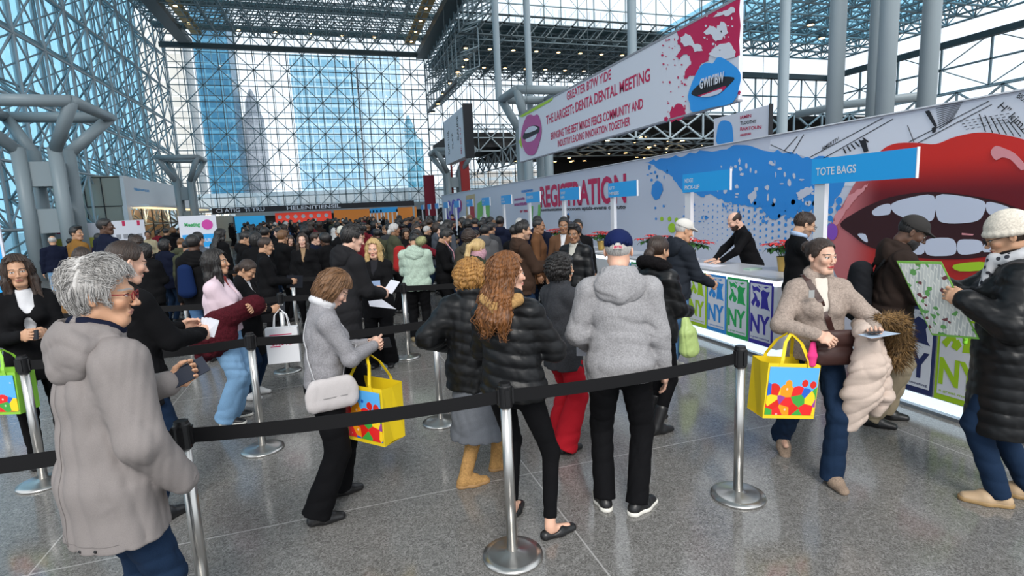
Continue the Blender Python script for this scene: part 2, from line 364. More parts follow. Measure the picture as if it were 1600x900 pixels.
def hair_mesh(style, h):
    k = ('hair', style, h)
    if k in CACHE: return CACHE[k]
    v = Vol(); C = (0, -.018, .036); locks = 0
    def shell(a=.011, b=None): v.ell(C, (.075 + a, .097 + a, .087 + a + (b or 0)), k=.005)
    if style in ('short', 'reced', 'crop', 'messy', 'quiff'):
        shell({'crop': .005, 'messy': .013, 'quiff': .014}.get(style, .010), .012 if style in ('messy', 'quiff') else 0)
        if style == 'quiff': v.ell((0, .03, .115), (.07, .06, .03), k=.02)
        v.fn(hairmask(RECED if style in ('reced', 'crop') else SHORT)); v.fn(grooves(.0035 if style == 'messy' else .0015))
        locks = {'messy': 2800, 'short': 160, 'quiff': 200}.get(style, 0)
    elif style == 'bald':
        shell(.005); v.fn(hairmask(RECED)); v.ell((0, .04, .115), (.078, .15, .088), k=.004, op='-')
    elif style in ('bob', 'curlybob', 'wavylong', 'long', 'straight', 'blonde'):
        shell(.018, .006)
        if style == 'bob':
            v.ell((0, -.025, -.02), (.103, .105, .115), k=.03); v.clip((0, 0, -1), .135)
        elif style == 'curlybob': v.ell((0, -.035, -.0), (.125, .115, .125), k=.03)
        else:
            L = dict(wavylong=-.33, long=-.42, straight=-.34, blonde=-.27)[style]
            wv = style == 'wavylong'; v.chain([(0, -.045, .0), (0, -.10 if wv else -.07, -.13), (0, -.085 if not wv else -.15, L * .75), (0, -.165 if wv else -.09, L)], [.09, .062, .055, .022], k=.03, u=(1, 0, 0), su=[1.1, 1.6, 2.1] if style != 'wavylong' else [1.2, 2.6, 3.3])
            if style != 'wavylong':
                for s in (-1, 1): v.chain([(s * .07, .0, .03), (s * .082, .01, -.08), (s * .09, .05, L * .62), (s * .085, .065, L * .85)], [.028, .032, .028, .01], k=.025)
            else:
                for s in (-1, 1): v.chain([(s * .065, -.03, .0), (s * .095, -.07, -.10), (s * .155, -.11, L * .7), (s * .165, -.12, L)], [.035, .045, .045, .018], k=.03)
        v.ell((0, .105, -.03), (.062, .075, .108), k=.012, op='-')
        v.ell((0, .075, -.12), (.058, .07, .09), k=.012, op='-')
        zf = .072 if style in ('bob', 'curlybob') else .094; v.fn(lambda F, P: np.maximum(F, np.minimum((zf - P[2] - .25 * np.abs(P[0])) * 1., (P[1] - (.035 if zf < .08 else .045))) + 0 * P[0]))
        if style == 'wavylong': v.fn(hairmask([(-.14, -.9), (-.03, -.9), (-.01, -.02), (.03, .015), (.05, .068), (.09, .09)]))
        v.fn(grooves(.004 if style != 'curlybob' else .002, 30))
        if style in ('curlybob', 'wavylong'): v.fn(folds(.009 if style == 'curlybob' else .006, 3.2, 5))
        locks = dict(bob=260, wavylong=420, blonde=240, curlybob=320).get(style, 200)
    elif style in ('bun', 'tied', 'pony'):
        shell(.010); v.fn(hairmask(TIED))
        if style == 'bun': v.ell((0, -.135, .055), (.045, .04, .045), k=.015); v.fn(folds(.002, 3, 2))
        if style == 'tied': v.ell((0, -.115, -.045), (.05, .04, .055), k=.02)
        if style == 'pony': v.chain([(0, -.11, .03), (0, -.15, .0), (0, -.15, -.12), (0, -.13, -.24)], [.03, .035, .035, .012], k=.02)
        v.fn(grooves(.0012, 48))
    elif style == 'afro':
        shell(.03, .01); v.fn(hairmask(SHORT)); v.fn(folds(.006, 4, 3))
    elif style == 'beard':
        v.ell((0, .018, -.06), (.063, .074, .065), k=.01); v.cone((-.015, .06, -.105), (.015, .06, -.105), .024, k=.03)
        v.fn(lambda F, P: np.maximum(F, np.maximum(P[2] + .045 + .4 * np.maximum(P[1] - .03, 0) * 0, -.02 - P[1]) + 0 * P[0]))
        v.ell((0, .095, -.062), (.026, .02, .013), k=.003, op='-')
        v.ell((0, -.03, -.15), (.06, .06, .08), k=.01, op='-')
    P, F = v.build(h)
    if locks and h < .006:
        r = np.random.RandomState(3); nm = normals(P, F); vs = []; fs = []
        ok = [i for i in r.permutation(len(P)) if nm[i] @ (P[i] - V3(0, -.02, .0)) > .02 and P[i][1] < (.045 if P[i][2] < .11 else .07)][:locks]
        L = dict(messy=.066, short=.022, quiff=.03, wavylong=.09, bob=.055, blonde=.12, curlybob=.04).get(style, .07)
        if style in ('bun', 'tied', 'pony'): L = .04
        for i in ok:
            p = P[i] - nm[i] * .002; d = V3(p[0] * 1.5, -.35 if style != 'messy' else .15, -1) + r.normal(size=3) * (.14 if style == 'messy' else .25)
            if style in ('bun', 'tied', 'pony'): d = V3(-p[0] * 2, -1, .1)
            if style in ('messy', 'quiff') and p[2] > .055: d = V3(p[0] * 5, .9 if p[1] > -.06 else -.8, -.1) + r.normal(size=3) * .16 + V3(.5 * math.sin(p[1] * 50), 0, 0)
            n = nm[i]; l = L * (.6 + .7 * r.rand()); w = (.0009 + .0008 * r.rand()) if style == 'messy' else (.0018 + .0018 * r.rand()); wave = r.rand() * 6
            pts = []; q = p.copy()
            for t in range(5):
                pts.append(q.copy()); tt = unit(d - n * (d @ n)); j = np.argmin(((P[::3] - q) ** 2).sum(1)) * 3; n = nm[j]
                off = (P[j] - q) @ n; q = q + tt * l / 4 + n * (off * .7 + (.0035 if style == 'curlybob' else .0012)) + np.cross(tt, n) * math.sin(wave + t * 1.6) * l * (.02 if style == 'messy' else .06)
            m = MB().tube(pts, [w, w * 1.2, w, w * .7, w * .15], 3, cap=False); b = len(vs); vs += m.v; fs += [tuple(x + b for x in f) for f in m.f]
        P = np.concatenate([P, np.array(vs)]); F = np.concatenate([F, np.array(fs) + (len(P) - len(vs))])
    CACHE[k] = (P, F); return P, F
def normals(P, F):
    n = np.cross(P[F[:, 2]] - P[F[:, 0]], P[F[:, 3]] - P[F[:, 1]]); o = np.zeros_like(P)
    for i in range(4): np.add.at(o, F[:, i], n)
    return o / (np.linalg.norm(o, axis=1, keepdims=True) + 1e-12)

def ik(a, b, l1, l2, hint):
    a = np.array(a, float); b = np.array(b, float); d = b - a; L = np.linalg.norm(d); u = d / L; L = min(max(L, .05), .998 * (l1 + l2)); b = a + u * L
    x = (l1 * l1 - l2 * l2 + L * L) / (2 * L); y = math.sqrt(max(l1 * l1 - x * x, 0)); n = np.array(hint, float); n = unit(n - u * (n @ u)); return a + u * x + n * y, b
def skel(h=1.7, lean=0, side=0, feet=((-.1, 0, -8, 0), (.1, 0, 8, 0)), hands=(None, None), hint=(None, None), head=(0, 0, 0), w=1., drop=.012, fem=False, twist=0, hd=(None, None)):
    s = h / 1.75; J = dict(s=s, h=h, w=w, fem=fem, lean=lean)
    J['hip'] = hip = V3(0, 0, .93 * s - drop); th = R(lean); ph = R(side)
    d = unit(V3(math.sin(ph), math.sin(th), math.cos(th))); J['up'] = d; tw = rzm(-R(twist)); J['lat'] = tw @ V3(math.cos(ph), 0, -math.sin(ph)); f = tw @ np.cross(V3(0, 0, 1), V3(1, 0, 0)); f = unit(f - d * (f @ d)); J['fwd'] = f
    P = lambda z, y=0., x=0.: hip + d * z * s + f * y * s + J['lat'] * x * s
    J['waist'] = P(.17); J['chest'] = P(.345, .005); J['upper'] = P(.46, -.01); J['neck'] = P(.545, -.015)
    sw = (.142 if fem else .166) * w; J['sh'] = [P(.462, -.01, -sw), P(.462, -.01, sw)]
    yw, pt, rl = [R(a) for a in head]; yw += R(twist)
    hm = rzm(-yw) @ rx(-pt) @ ry(rl) * s; J['hm'] = hm
    nk = J['neck']; J['hc'] = nk + d * .045 * s + hm @ V3(0, .028, .112)
    J['leg'] = []
    for i, q in enumerate(feet):
        sx = -1 if i == 0 else 1; hj = hip + V3(sx * .088 * s * (1.03 if fem else 1), 0, -.02 * s); lift = q[3] if len(q) > 3 else 0; tp = q[4] if len(q) > 4 else 0
        yaw = R(q[2]); fd = V3(math.sin(yaw), math.cos(yaw), 0); an = V3(q[0], q[1], .085 * s + lift) - fd * .05 * s
        kn, an = ik(hj, an, .425 * s, .43 * s, unit(fd + V3(0, .6, 0))); J['leg'].append((hj, kn, an, yaw, R(tp)))
    J['arm'] = []
    for i in (0, 1):
        sx = -1 if i == 0 else 1; sh = J['sh'][i]
        t = hands[i] if hands[i] is not None else (sx * .27, .05, .80)
        t = np.array(t, float) * s if hands[i] is None else np.array(t, float)
        hn = hint[i] if hint[i] is not None else (sx * .5, -1, -.4)
        el, wr = ik(sh, t, .285 * s, .255 * s, hn); J['arm'].append((sh, el, wr))
    J['hd'] = hd
    return J
def hand_frame(J, i):
    sh, el, wr = J['arm'][i]; sx = -1 if i == 0 else 1; o = J['hd'][i] or {}
    d = unit(o.get('d', unit(wr - el))); n = np.array(o.get('n', V3(-sx, .15, -.1)), float); n = unit(n - d * (n @ d))   # n: where the palm faces
    z = -n; x = np.cross(d, z); return np.stack([x, d, z], 1), d, n, x
def body(J, h, root_name='person', mat=None, hp=('relax', 'relax'), hh=None):
    s, w = J['s'], J['w']; hh = hh or max(.0045, h * .5); v = Vol(); L = J['lat']; fm = J['fem']
    v.chain([J['hip'] + J['up'] * -.02, J['waist'], J['chest'], J['upper']], [.085 * s, .072 * s, .082 * s, .055 * s], k=.04, u=L, su=[1.35, 1.25, 1.3])
    v.cone(J['sh'][0], J['sh'][1], .036 * s, k=.04); v.cone(J['upper'], J['neck'] + J['up'] * .04, .058 * s, .05 * s, k=.04)
    for sh, el, wr in J['arm']: v.chain([sh, el, wr], [.036 * s, .030 * s, .023 * s], k=.02)
    for hj, kn, an, yaw, tp in J['leg']:
        v.chain([hj, kn, an], [.078 * s, .05 * s, .034 * s], k=.03)
        fd = V3(math.sin(yaw), math.cos(yaw), 0); v.cone(an - V3(0, 0, .035 * s), an + fd * .13 * s - V3(0, 0, .055 * s), .03 * s, .022 * s, k=.03)
    P, F = v.build(max(h * 1.4, .012)); hl = np.tile([0, -1., 0], (len(P), 1))
    hp_, hf = head_mesh(max(hh, .0042) if h < .011 else .008, J['fem'])
    Ps = [P]; Fs = [F]; H = [hl]; n = len(P)
    Ps.append(hp_ @ J['hm'].T + J['hc']); Fs.append(hf + n); H.append(hp_); n += len(hp_)
    v = Vol(); e = .8 if fm else 1.; c = J['hc'] + J['hm'] @ V3(0, -.022, -.045); v.chain([c, (c + J['neck'] * 2) / 3 + J['fwd'] * .004, J['neck'] - J['up'] * .05 * s], [.049 * s * (.93 if fm else 1.08), .048 * s * (.92 if fm else 1.1), .06 * s], k=.02); P, F = v.build(.0065 if h < .011 else .011)
    Ps.append(P); Fs.append(F + n); H.append(np.tile([0, -1., 0], (len(P), 1))); n += len(P)
    for i in (0, 1):
        if hp[i] is None: continue
        M, d, nn, x = hand_frame(J, i); side = 1 if i == 0 else -1
        # choose the thumb side so that the thumb lies up / forward
        tx = 1 if (x @ V3(0, .6, 1) > 0) else -1
        q, f = hand_mesh(.0034 if h < .011 else .008, tx, hp[i]); Ps.append(q @ (M.T * s) + J['arm'][i][2]); Fs.append(f + n); H.append(np.tile([0, -1., 0], (len(q), 1))); n += len(q)
    return mesh(root_name, np.concatenate(Ps), np.concatenate(Fs), mat, None, hl=np.concatenate(H))
def on_head(J, PF, name, mat, root):
    P, F = PF; return mesh(name, P @ J['hm'].T + J['hc'], F, mat, root, hl=P)
def ring(c, ax1, ax2, r1, r2, n=14): return [c + ax1 * r1 * math.cos(2 * math.pi * i / n) + ax2 * r2 * math.sin(2 * math.pi * i / n) for i in range(n + 1)]
def top(J, h, mat, root, name='jacket', f=.022, hem=.75, flare=.0, arm=0, hood=None, collar=.012, puff=0, vee=0, cuff=0, fold=.006, seed=1, chestx=0, sleeve=1, sway=0, pn=0, bell=0):
    s, w = J['s'], J['w']; v = Vol(); L = J['lat']; up = J['up']; fw = J['fwd']; b = chestx
    hemc = V3(J['hip'][0] + sway, J['hip'][1] * 1., hem)
    rh = (.104 + b) * s * w + f
    if hem < J['hip'][2] - .02: v.cone(J['hip'], hemc - V3(0, 0, .12), rh, rh + flare, k=.04, u=L, su=1.38 if flare < .05 else 1.2)
    v.chain([J['hip'] + up * .02, J['waist'], J['chest'], J['upper']], [rh, (.084 + b) * s * w + f * 1.1, (.094 + b) * s * w + f, .070 * s * w + f * .8], k=.05, u=L, su=[1.36, 1.3, 1.32])
    if J['fem']:
        for sx in (-1, 1): v.ell(J['chest'] + fw * (.082 * s + f * .8) + L * sx * .062 * s + up * .0, .048 * s, k=.05)
    v.cone(J['sh'][0] - up * .004, J['sh'][1] - up * .004, .040 * s + f * .8, k=.05)
    for q in (0, 1): v.cone(J['neck'] - up * .015 * s, J['sh'][q] + up * .012 * s, .045 * s + f * .4, .034 * s + f * .7, k=.04)
    v.cone(J['upper'], J['neck'] + up * .01 * s, .068 * s + f * .6, .056 * s + f * .4, k=.04)
    v.clip((0, 0, -1), -hem)
    if vee:
        a = J['neck'] + fw * .06 * s + up * .06; e = J['waist'] + fw * .16 * s + up * (.12 if vee < 2 else -.1) * s; v.cone(a, e, .055 * s, .012 * s if vee < 2 else .03 * s, k=.01, op='-')
    else: v.ell(J['neck'] + up * .05 * s + fw * .02 * s, .056 * s, k=.015, op='-')
    if sleeve:
        for sh, el, wr in J['arm']:
            d = unit(wr - el); e = wr - d * .012 * s if sleeve == 1 else el + (wr - el) * .4
            v.chain([sh, el, e], [.044 * s + f * .85 + arm, .037 * s + f * .75 + arm, .029 * s + f * .5 + arm * .8 + bell], k=.032)
    if collar:
        c = J['neck'] + up * .018 * s + fw * .008 * s; fr = ring(c, L, unit(fw + up * -.25), .062 * s, .06 * s)
        if collar > .02: fr = ring(c + up * .02 * s, L, unit(fw + up * -.35), .07 * s, .066 * s)
        if vee: fr = [p for p in fr if (p - c) @ fw < .04 * s]
        v.chain(fr, [collar] * len(fr), k=.012)
    def hood_shape(q):
        c = J['neck']
        if q is not v:
            q.ell(c - fw * .088 * s - up * .045 * s, (.150 * s, .055 * s, .115 * s), k=.03); q.chain([c - L * .12 * s + fw * .01 * s - up * .005, c - L * .10 * s - fw * .07 * s - up * .03, c - fw * .11 * s - up * .11 * s, c + L * .10 * s - fw * .07 * s - up * .03, c + L * .12 * s + fw * .01 * s - up * .005], [.026 * s, .034 * s, .034 * s, .034 * s, .026 * s], k=.03)
        else: q.ell(c - fw * .085 * s - up * .02 * s, (.115 * s, .065 * s, .085 * s), k=.035)
        fr = ring(c + up * .025 * s - fw * .012 * s, L, unit(fw + up * -.45), .09 * s, .082 * s); q.chain(fr, [.024 * s] * len(fr), k=.02)
        q.ell(c - fw * .05 * s + up * .065 * s, (.07 * s, .05 * s, .05 * s), k=.012, op='-')
    if hood and h > .0125: hood_shape(v)
    if puff:
        v.fn(lambda F, P: F - puff * np.abs(np.sin((P[2] + .03 * np.sin(6 * P[0])) * math.pi / .075)) ** .6 + puff * .5)
    if fold: v.fn(folds(fold, 1., seed))
    P, F = v.build(h); o = mesh(name, P, F, mat, root)
    if hood and h <= .0125:
        q = Vol(); hood_shape(q); q.fn(folds(min(fold, .006), 1.6, seed + 5)); P, F = q.build(min(h, .008)); mesh('hood', P, F, mat, o)
    if cuff:
        for sh, el, wr in J['arm']:
            d = unit(wr - el); q = Vol(); q.cone(wr - d * .055 * s, wr - d * .006 * s, .031 * s + f * .5 + arm * .8, .030 * s + f * .5 + arm * .8, k=.008); q.clip(d, d @ (wr - d * .004)); q.clip(-d, -d @ (wr - d * .055)); P, F = q.build(.006); mesh('cuff', P, F, mat, o)
    return o
def pants(J, h, mat, root, name='trousers', f=.014, wide=0, hemz=.06, fold=.005, seed=4, rise=.06, knee=0):
    s, w = J['s'], J['w']; v = Vol(); L = V3(1, 0, 0)
    v.cone(J['hip'] + J['up'] * rise, J['hip'] - V3(0, 0, .03), (.09 + .0) * s * w + f, .095 * s * w + f, k=.04, u=L, su=1.4)
    for hj, kn, an, yaw, tp in J['leg']:
        d = unit(an - kn); e = an + d * (.085 * s - hemz) if hemz < .085 * s else an - d * (hemz - .085 * s)
        v.chain([hj + V3(0, -.01, 0), kn, e], [.082 * s * w + f, .052 * s + f * .85 + wide * .3 + knee, .036 * s + f + wide], k=.025)
        v.fn(lambda F, P, e=e, d=d: np.where(((P[0] - e[0]) ** 2 + (P[1] - e[1]) ** 2 + (P[2] - e[2]) ** 2 < .03), np.maximum(F, (P[0] - e[0]) * d[0] + (P[1] - e[1]) * d[1] + (P[2] - e[2]) * d[2]), F))
    if fold: v.fn(folds(fold, 1.1, seed))
    P, F = v.build(h); return mesh(name, P, F, mat, root)
def skirt(J, h, mat, root, hem=.5, r=.2, f=.02):
    v = Vol(); v.chain([J['hip'] + V3(0, 0, .1), J['hip'] - V3(0, 0, .05), V3(0, 0, hem - .05)], [.1 + f, .115 + f, r], k=.04, u=(1, 0, 0), su=[1.35, 1.15]); v.clip((0, 0, -1), -hem); v.fn(folds(.008, 1, 9))
    P, F = v.build(h); return mesh('skirt', P, F, mat, root)
def shoes(J, h, mat, root, sole=None, kind='shoe', boot=0, heel=0):
    s = J['s']; out = []
    for hj, kn, an, yaw, tp in J['leg']:
        v = Vol(); M = rzm(-yaw) @ rx(-tp)
        g = an - V3(0, 0, .085 * s)                      # point under the ankle at sole level
        T = lambda x, y, z: M @ V3(x * s, y * s, z * s) + g
        k = .03; lat = M @ V3(1, 0, 0)
        if kind == 'flat':
            v.chain([T(0, -.035, .022), T(0, .06, .02), T(0, .16, .014)], [.034 * s, .036 * s, .026 * s], k=k, u=lat, su=[1, 1.25]); v.ell(T(0, .03, .07), (.035 * s, .075 * s, .04 * s), k=.01, op='-')
        else:
            v.chain([T(0, -.035, .035), T(0, .055, .034), T(0, .155, .022)], [.040 * s, .041 * s, .028 * s], k=k, u=lat, su=[1, 1.3]); v.cone(T(0, -.005, .07), T(0, .06, .055), .038 * s, .03 * s, k=.03)
            if boot: v.cone(T(0, -.012, .06), an + (kn - an) * boot, .047 * s, .058 * s, k=.02)
        n = M @ V3(0, 0, -1); v.clip(n, n @ g)
        if kind == 'ugg': v.fn(folds(.004, 1.5, 3))
        P, F = v.build(h); o = mesh('boot' if boot else 'shoe', P, F, mat, root); out.append(o)
        if sole:
            v = Vol(); v.chain([T(0, -.038, .012), T(0, .055, .012), T(0, .16, .012)], [.043 * s, .044 * s, .031 * s], k=k, u=lat, su=[1, 1.3]); v.clip(n, n @ g); v.clip(-n, -n @ T(0, 0, .028)); P, F = v.build(h); mesh('sole', P, F, sole, o)
    return out
def cap(J, mat, root, name='cap', kind='cap', h=.005):
    v = Vol()
    if kind == 'cap':
        v.ell((0, -.016, .05), (.087, .108, .088), k=.01); v.clip((0, .06, -1), -.030); v.ell((0, -.02, .035), (.078, .1, .08), k=.004, op='-')
        v.cone((0, .075, .048), (0, .135, .036), .012, .01, k=.02, u=(1, 0, 0), su=5.6)
    else:
        v.ell((0, -.022, .05), (.096, .112, .105), k=.01); v.clip((0, .18, -1), -.005); v.chain(ring(V3(0, -.018, .022), V3(1, 0, 0), V3(0, 1, .18), .084, .104, 20), [.016] * 21, k=.012); v.fn(grooves(.0006, 70, 0))
    return on_head(J, v.build(h), name, mat, root)
def glasses(J, mat, root, glass=None):
    m = MB()
    for s in (-1, 1):
        m.tube([(s * .031 + .0225 * math.cos(a), .103 - .004 * abs(math.cos(a)), .002 + .0165 * math.sin(a)) for a in np.linspace(0, 2 * math.pi, 17)], .0021, 6, cap=False)
        m.tube([(s * .054, .1, .008), (s * .068, .075, .009), (s * .078, .02, .008), (s * .082, -.012, .004), (s * .08, -.03, -.012)], .0022, 6)
    m.tube([(-.009, .106, .004), (0, .109, .007), (.009, .106, .004)], .002, 6)
    o = mesh('glasses', np.array(m.v) @ J['hm'].T + J['hc'], m.f, mat, root); return o
def W2(root): 
    t = root.rotation_euler.z; M = rzm(t); l = np.array(root.location); return lambda p: M @ np.array(p, float) + l
def place(o, x, y, theta, label=None, group=None, z=0):
    o.location = (x, y, z); o.rotation_euler = (0, 0, -R(theta)); return tag(o, label, 'person', group)

# ------------------------------------------------------------------ setting: floor, glass halls, steel lattice
def PX(px, py, X):                    # where the sight line through a pixel of the photograph meets the plane x = X (prints only)
    r = CAMM.T @ V3(px - 800, py - 450, FPX); t = X / r[0]; return V3(X, r[1] * t, r[2] * t + EYE)
def struct(o, label=None):
    o['kind'] = 'structure'
    if label: o['label'] = label
    return o
m, t, b = nt('terrazzo')
co = N(t, 'ShaderNodeNewGeometry').outputs['Position']
nA = N(t, 'ShaderNodeTexNoise', inp={'Vector': co, 'Scale': 42., 'Detail': 2., 'Distortion': 2.2}).outputs[0]
nB = N(t, 'ShaderNodeTexNoise', inp={'Vector': co, 'Scale': .7, 'Detail': 3.}).outputs[0]
nC = N(t, 'ShaderNodeTexNoise', inp={'Vector': co, 'Scale': 26., 'Detail': 0., 'Distortion': 1.6}).outputs[0]
ln_ = N(t, 'ShaderNodeMapRange', inp={0: MA(t, 'ABSOLUTE', MA(t, 'SUBTRACT', nC, .5)), 1: .012, 2: .035, 3: 1., 4: 0.}).outputs[0]
c = MIX(t, N(t, 'ShaderNodeMapRange', inp={0: nA, 1: .38, 2: .62}).outputs[0], (.10, .096, .09), (.235, .228, .218))
c = MIX(t, MA(t, 'MULTIPLY', ln_, .45), c, (.42, .41, .40))
c = MIX(t, MA(t, 'MULTIPLY', nB, .35), c, (.14, .137, .132))
sp = N(t, 'ShaderNodeSeparateXYZ', inp={0: co})
def seam(s, per, off): return MA(t, 'LESS_THAN', MA(t, 'ABSOLUTE', MA(t, 'SUBTRACT', MA(t, 'FRACT', MA(t, 'DIVIDE', MA(t, 'ADD', s, off), per)), .5)), .004 / per * 1.2)
sm = MA(t, 'MAXIMUM', seam(sp.outputs[0], 3.05, .3), seam(sp.outputs[1], 3.05, 1.0))
t.links.new(MIX(t, MA(t, 'MULTIPLY', sm, .8), c, (.42, .41, .40)), b.inputs['Base Color'])
t.links.new(MA(t, 'MULTIPLY_ADD', nA, .16, .06), b.inputs['Roughness']); b.inputs['Specular IOR Level'].default_value = .62
TERR = m
struct(MB().box((-60, -12, -.3), (60, 62, 0)).build('floor', TERR))
STEEL = plain('painted steel', (.23, .31, .345), .45, .0)
STEELD = plain('dark painted steel', (.045, .07, .08), .5)
STEELL = plain('pale painted steel', (.36, .43, .47), .45)
TEAL = plain('teal roof panel', (.10, .20, .23), .5)
DARK = plain('dark ceiling', (.022, .022, .024), .8)
m, t, b = nt('glazing'); b.inputs['Base Color'].default_value = (.6, .85, 1, 1)
tr = N(t, 'ShaderNodeBsdfTransparent'); tr.inputs[0].default_value = (.96, .985, 1, 1); gl = N(t, 'ShaderNodeBsdfGlossy'); gl.inputs['Roughness'].default_value = .03
mx = N(t, 'ShaderNodeMixShader', inp={0: .07, 1: tr.outputs[0], 2: gl.outputs[0]}); t.links.new(mx.outputs[0], t.nodes['Material Output'].inputs[0]); GLASS = m
m, t, b = nt('blue glazing')
tr = N(t, 'ShaderNodeBsdfTransparent'); tr.inputs[0].default_value = (.60, .84, .95, 1); gl = N(t, 'ShaderNodeBsdfGlossy'); gl.inputs['Roughness'].default_value = .05
mx = N(t, 'ShaderNodeMixShader', inp={0: .1, 1: tr.outputs[0], 2: gl.outputs[0]}); t.links.new(mx.outputs[0], t.nodes['Material Output'].inputs[0]); BGLASS = m
m, t, b = nt('fritted roof glass')
tr = N(t, 'ShaderNodeBsdfTransparent'); tr.inputs[0].default_value = (.66, .72, .74, 1); df = N(t, 'ShaderNodeBsdfDiffuse'); df.inputs[0].default_value = (.35, .42, .45, 1)
mx = N(t, 'ShaderNodeMixShader', inp={0: .35, 1: tr.outputs[0], 2: df.outputs[0]}); t.links.new(mx.outputs[0], t.nodes['Material Output'].inputs[0]); FRIT = m

def grid_frame(o, u, v, nu, nv, du, dv):
    """bars of a braced flat frame: squares with a diagonal star on every second node"""
    o, u, v = [np.array(q, float) for q in (o, u, v)]; P = lambda i, j: o + u * i * du + v * j * dv; S = []
    for i in range(nu + 1): S.append((P(i, 0), P(i, nv)))
    for j in range(nv + 1): S.append((P(0, j), P(nu, j)))
    D = []
    for i in range(nu):
        for j in range(nv): D.append((P(i, j), P(i + 1, j + 1)) if (i + j) % 2 == 0 else (P(i + 1, j), P(i, j + 1)))
    return S, D
def space_frame(o, u, v, w, nu, nv, d, dep):
    """double layer: outer grid nodes (i,j), inner grid nodes shifted half a bay along w by dep"""
    o, u, v, w = [np.array(q, float) for q in (o, u, v, w)]; A = lambda i, j: o + u * i * d + v * j * d; B = lambda i, j: o + u * (i + .5) * d + v * (j + .5) * d + w * dep
    top_, bot, web = [], [], []
    for i in range(nu + 1): top_.append((A(i, 0), A(i, nv)))
    for j in range(nv + 1): top_.append((A(0, j), A(nu, j)))
    for i in range(nu): bot.append((B(i, 0), B(i, nv - 1)))
    for j in range(nv): bot.append((B(0, j), B(nu - 1, j)))
    for i in range(nu):
        for j in range(nv):
            for a in (0, 1):
                for c in (0, 1): web.append((A(i + a, j + c), B(i, j)))
    return top_, bot, web
def wall_of(name, quad, mat=GLASS, d=.02):
    q = [V3(*p) for p in quad]; n = unit(np.cross(q[1] - q[0], q[3] - q[0])); return struct(MB().prism(q, n * d).build(name, mat))

# far glass wall (y = 60)
XL, XR, YF, ZT = -13.5, 10.6, 60., 21.
g1 = wall_of('window_1', [(XL - 2.2, YF + .9, 2.4), (XR + 26, YF + .9, 2.4), (XR + 26, YF + .9, ZT + 3), (XL - 2.2, YF + .9, ZT + 3)])
S, D = grid_frame((XL - .1, YF, 2.6), (1, 0, 0), (0, 0, 1), 16, 12, 1.51, 1.51)
bars('mullion', S, .055, STEEL, g1); bars('bracing', D, .05, STEEL, g1)
bars('mullion', [((x, YF + .75, 2.4), (x, YF + .75, ZT + 3)) for x in np.arange(XL, XR + 26, .755)], .03, STEELL, g1)
bars('mullion', [((XL, YF + .75, z), (XR + 26, YF + .75, z)) for z in np.arange(3.3, ZT + 3, 1.51)], .035, STEELL, g1)
S, D = grid_frame((XR, YF, 1.), (1, 0, 0), (0, 0, 1), 16, 13, 1.6, 1.6)
bars('mullion', S, .06, STEEL, g1); bars('bracing', D, .045, STEEL, g1)
o = struct(MB().box((-13.6, 58.9, 17.75), (10.7, 59.3, 18.15)).build('trim_1', STEELD))
S, D, W_ = space_frame((XL, 59.4, 18.3), (1, 0, 0), (0, 0, 1), (0, -1, 0), 8, 1, 3.05, 1.4); bars('truss', S + D + W_, .055, STEEL, o)
struct(MB().box((-9, 59.2, 2.2), (10.4, 60.6, 2.75)).box((-14, 59.5, 2.75), (10.4, 60.5, 3.), 0).build('trim_2', STEELL))
struct(MB().box((-13.6, 60, 0), (36, 60.6, 2.3)).build('wall_far', plain('far wall', (.05, .05, .055), .7)))
# left lattice wall (x = -13.5) and its glass
g2 = wall_of('window_2', [(XL - 2.4, 14, 0), (XL - 2.4, 61, 0), (XL - 2.4, 61, ZT + 3), (XL - 2.4, 14, ZT + 3)], BGLASS)
T_, B_, W_ = space_frame((XL - 1.9, 16, .4), (0, 1, 0), (0, 0, 1), (1, 0, 0), 15, 8, 3.05, 1.9)
bars('outer_lattice', T_, .065, STEEL, g2); bars('inner_lattice', B_, .075, STEELL, g2, 6); bars('web', W_, .06, STEEL, g2)
T2, B2, W2_ = space_frame((XL - .1, 20, 5.), (0, 1, 0), (0, 0, 1), (1, 0, 0), 13, 5, 3.05, .1)
D2 = [((XL, 17.5 + 3.05 * i + (3.05 if s > 0 else 0), 2 + 3.05 * j), (XL, 17.5 + 3.05 * i + (0 if s > 0 else 3.05), 5.05 + 3.05 * j)) for i in range(14) for j in range(6) for s in (1, -1)]
bars('bracing', D2, .05, STEELL, g2)
bars('mullion', [((XL - 2.25, y, 0), (XL - 2.25, y, ZT + 3)) for y in np.arange(15, 61, 1.525)], .10, STEELL, g2)
# hall ceiling: deep space frame with roof panels and its downlights
struct(MB().box((XL - 2, -12, ZT + 3.2), (XR + 1, 62, ZT + 3.3)).build('ceiling', FRIT))
cl = bpy.data.objects['ceiling']
T_, B_, W_ = space_frame((XL - .1, -8, ZT + 2.9), (1, 0, 0), (0, 1, 0), (0, 0, -1), 8, 22, 3.05, 2.2)
bars('roof_lattice', T_ + B_, .10, STEEL, cl); bars('roof_web', W_, .065, STEEL, cl)
T_, B_, W_ = space_frame((XL - .1, 36, 19.2), (1, 0, 0), (0, 1, 0), (0, 0, -1), 16, 14, 1.525, 1.0)
bars('lower_lattice', T_ + B_, .05, STEEL, cl); bars('lower_web', W_, .04, STEEL, cl)
mb = MB()
for y in (42, 47.5, 53): mb.box((XL, y, 19.8), (XR, y + 1.3, 20.)).box((XL, y + 2.6, 20.6), (XR, y + 3.0, 20.9))
mb.box((XL, 56.5, 18.9), (XR, 57.3, 19.2)); mb.build('roof_panel', TEAL, cl)
mb = MB().box((-11.9, 30, 18.0), (-10.9, 59.2, 18.5)).box((9.6, 30, 17.6), (10.9, 59.2, 18.2)); struct(mb.build('trim_3', STEELD))
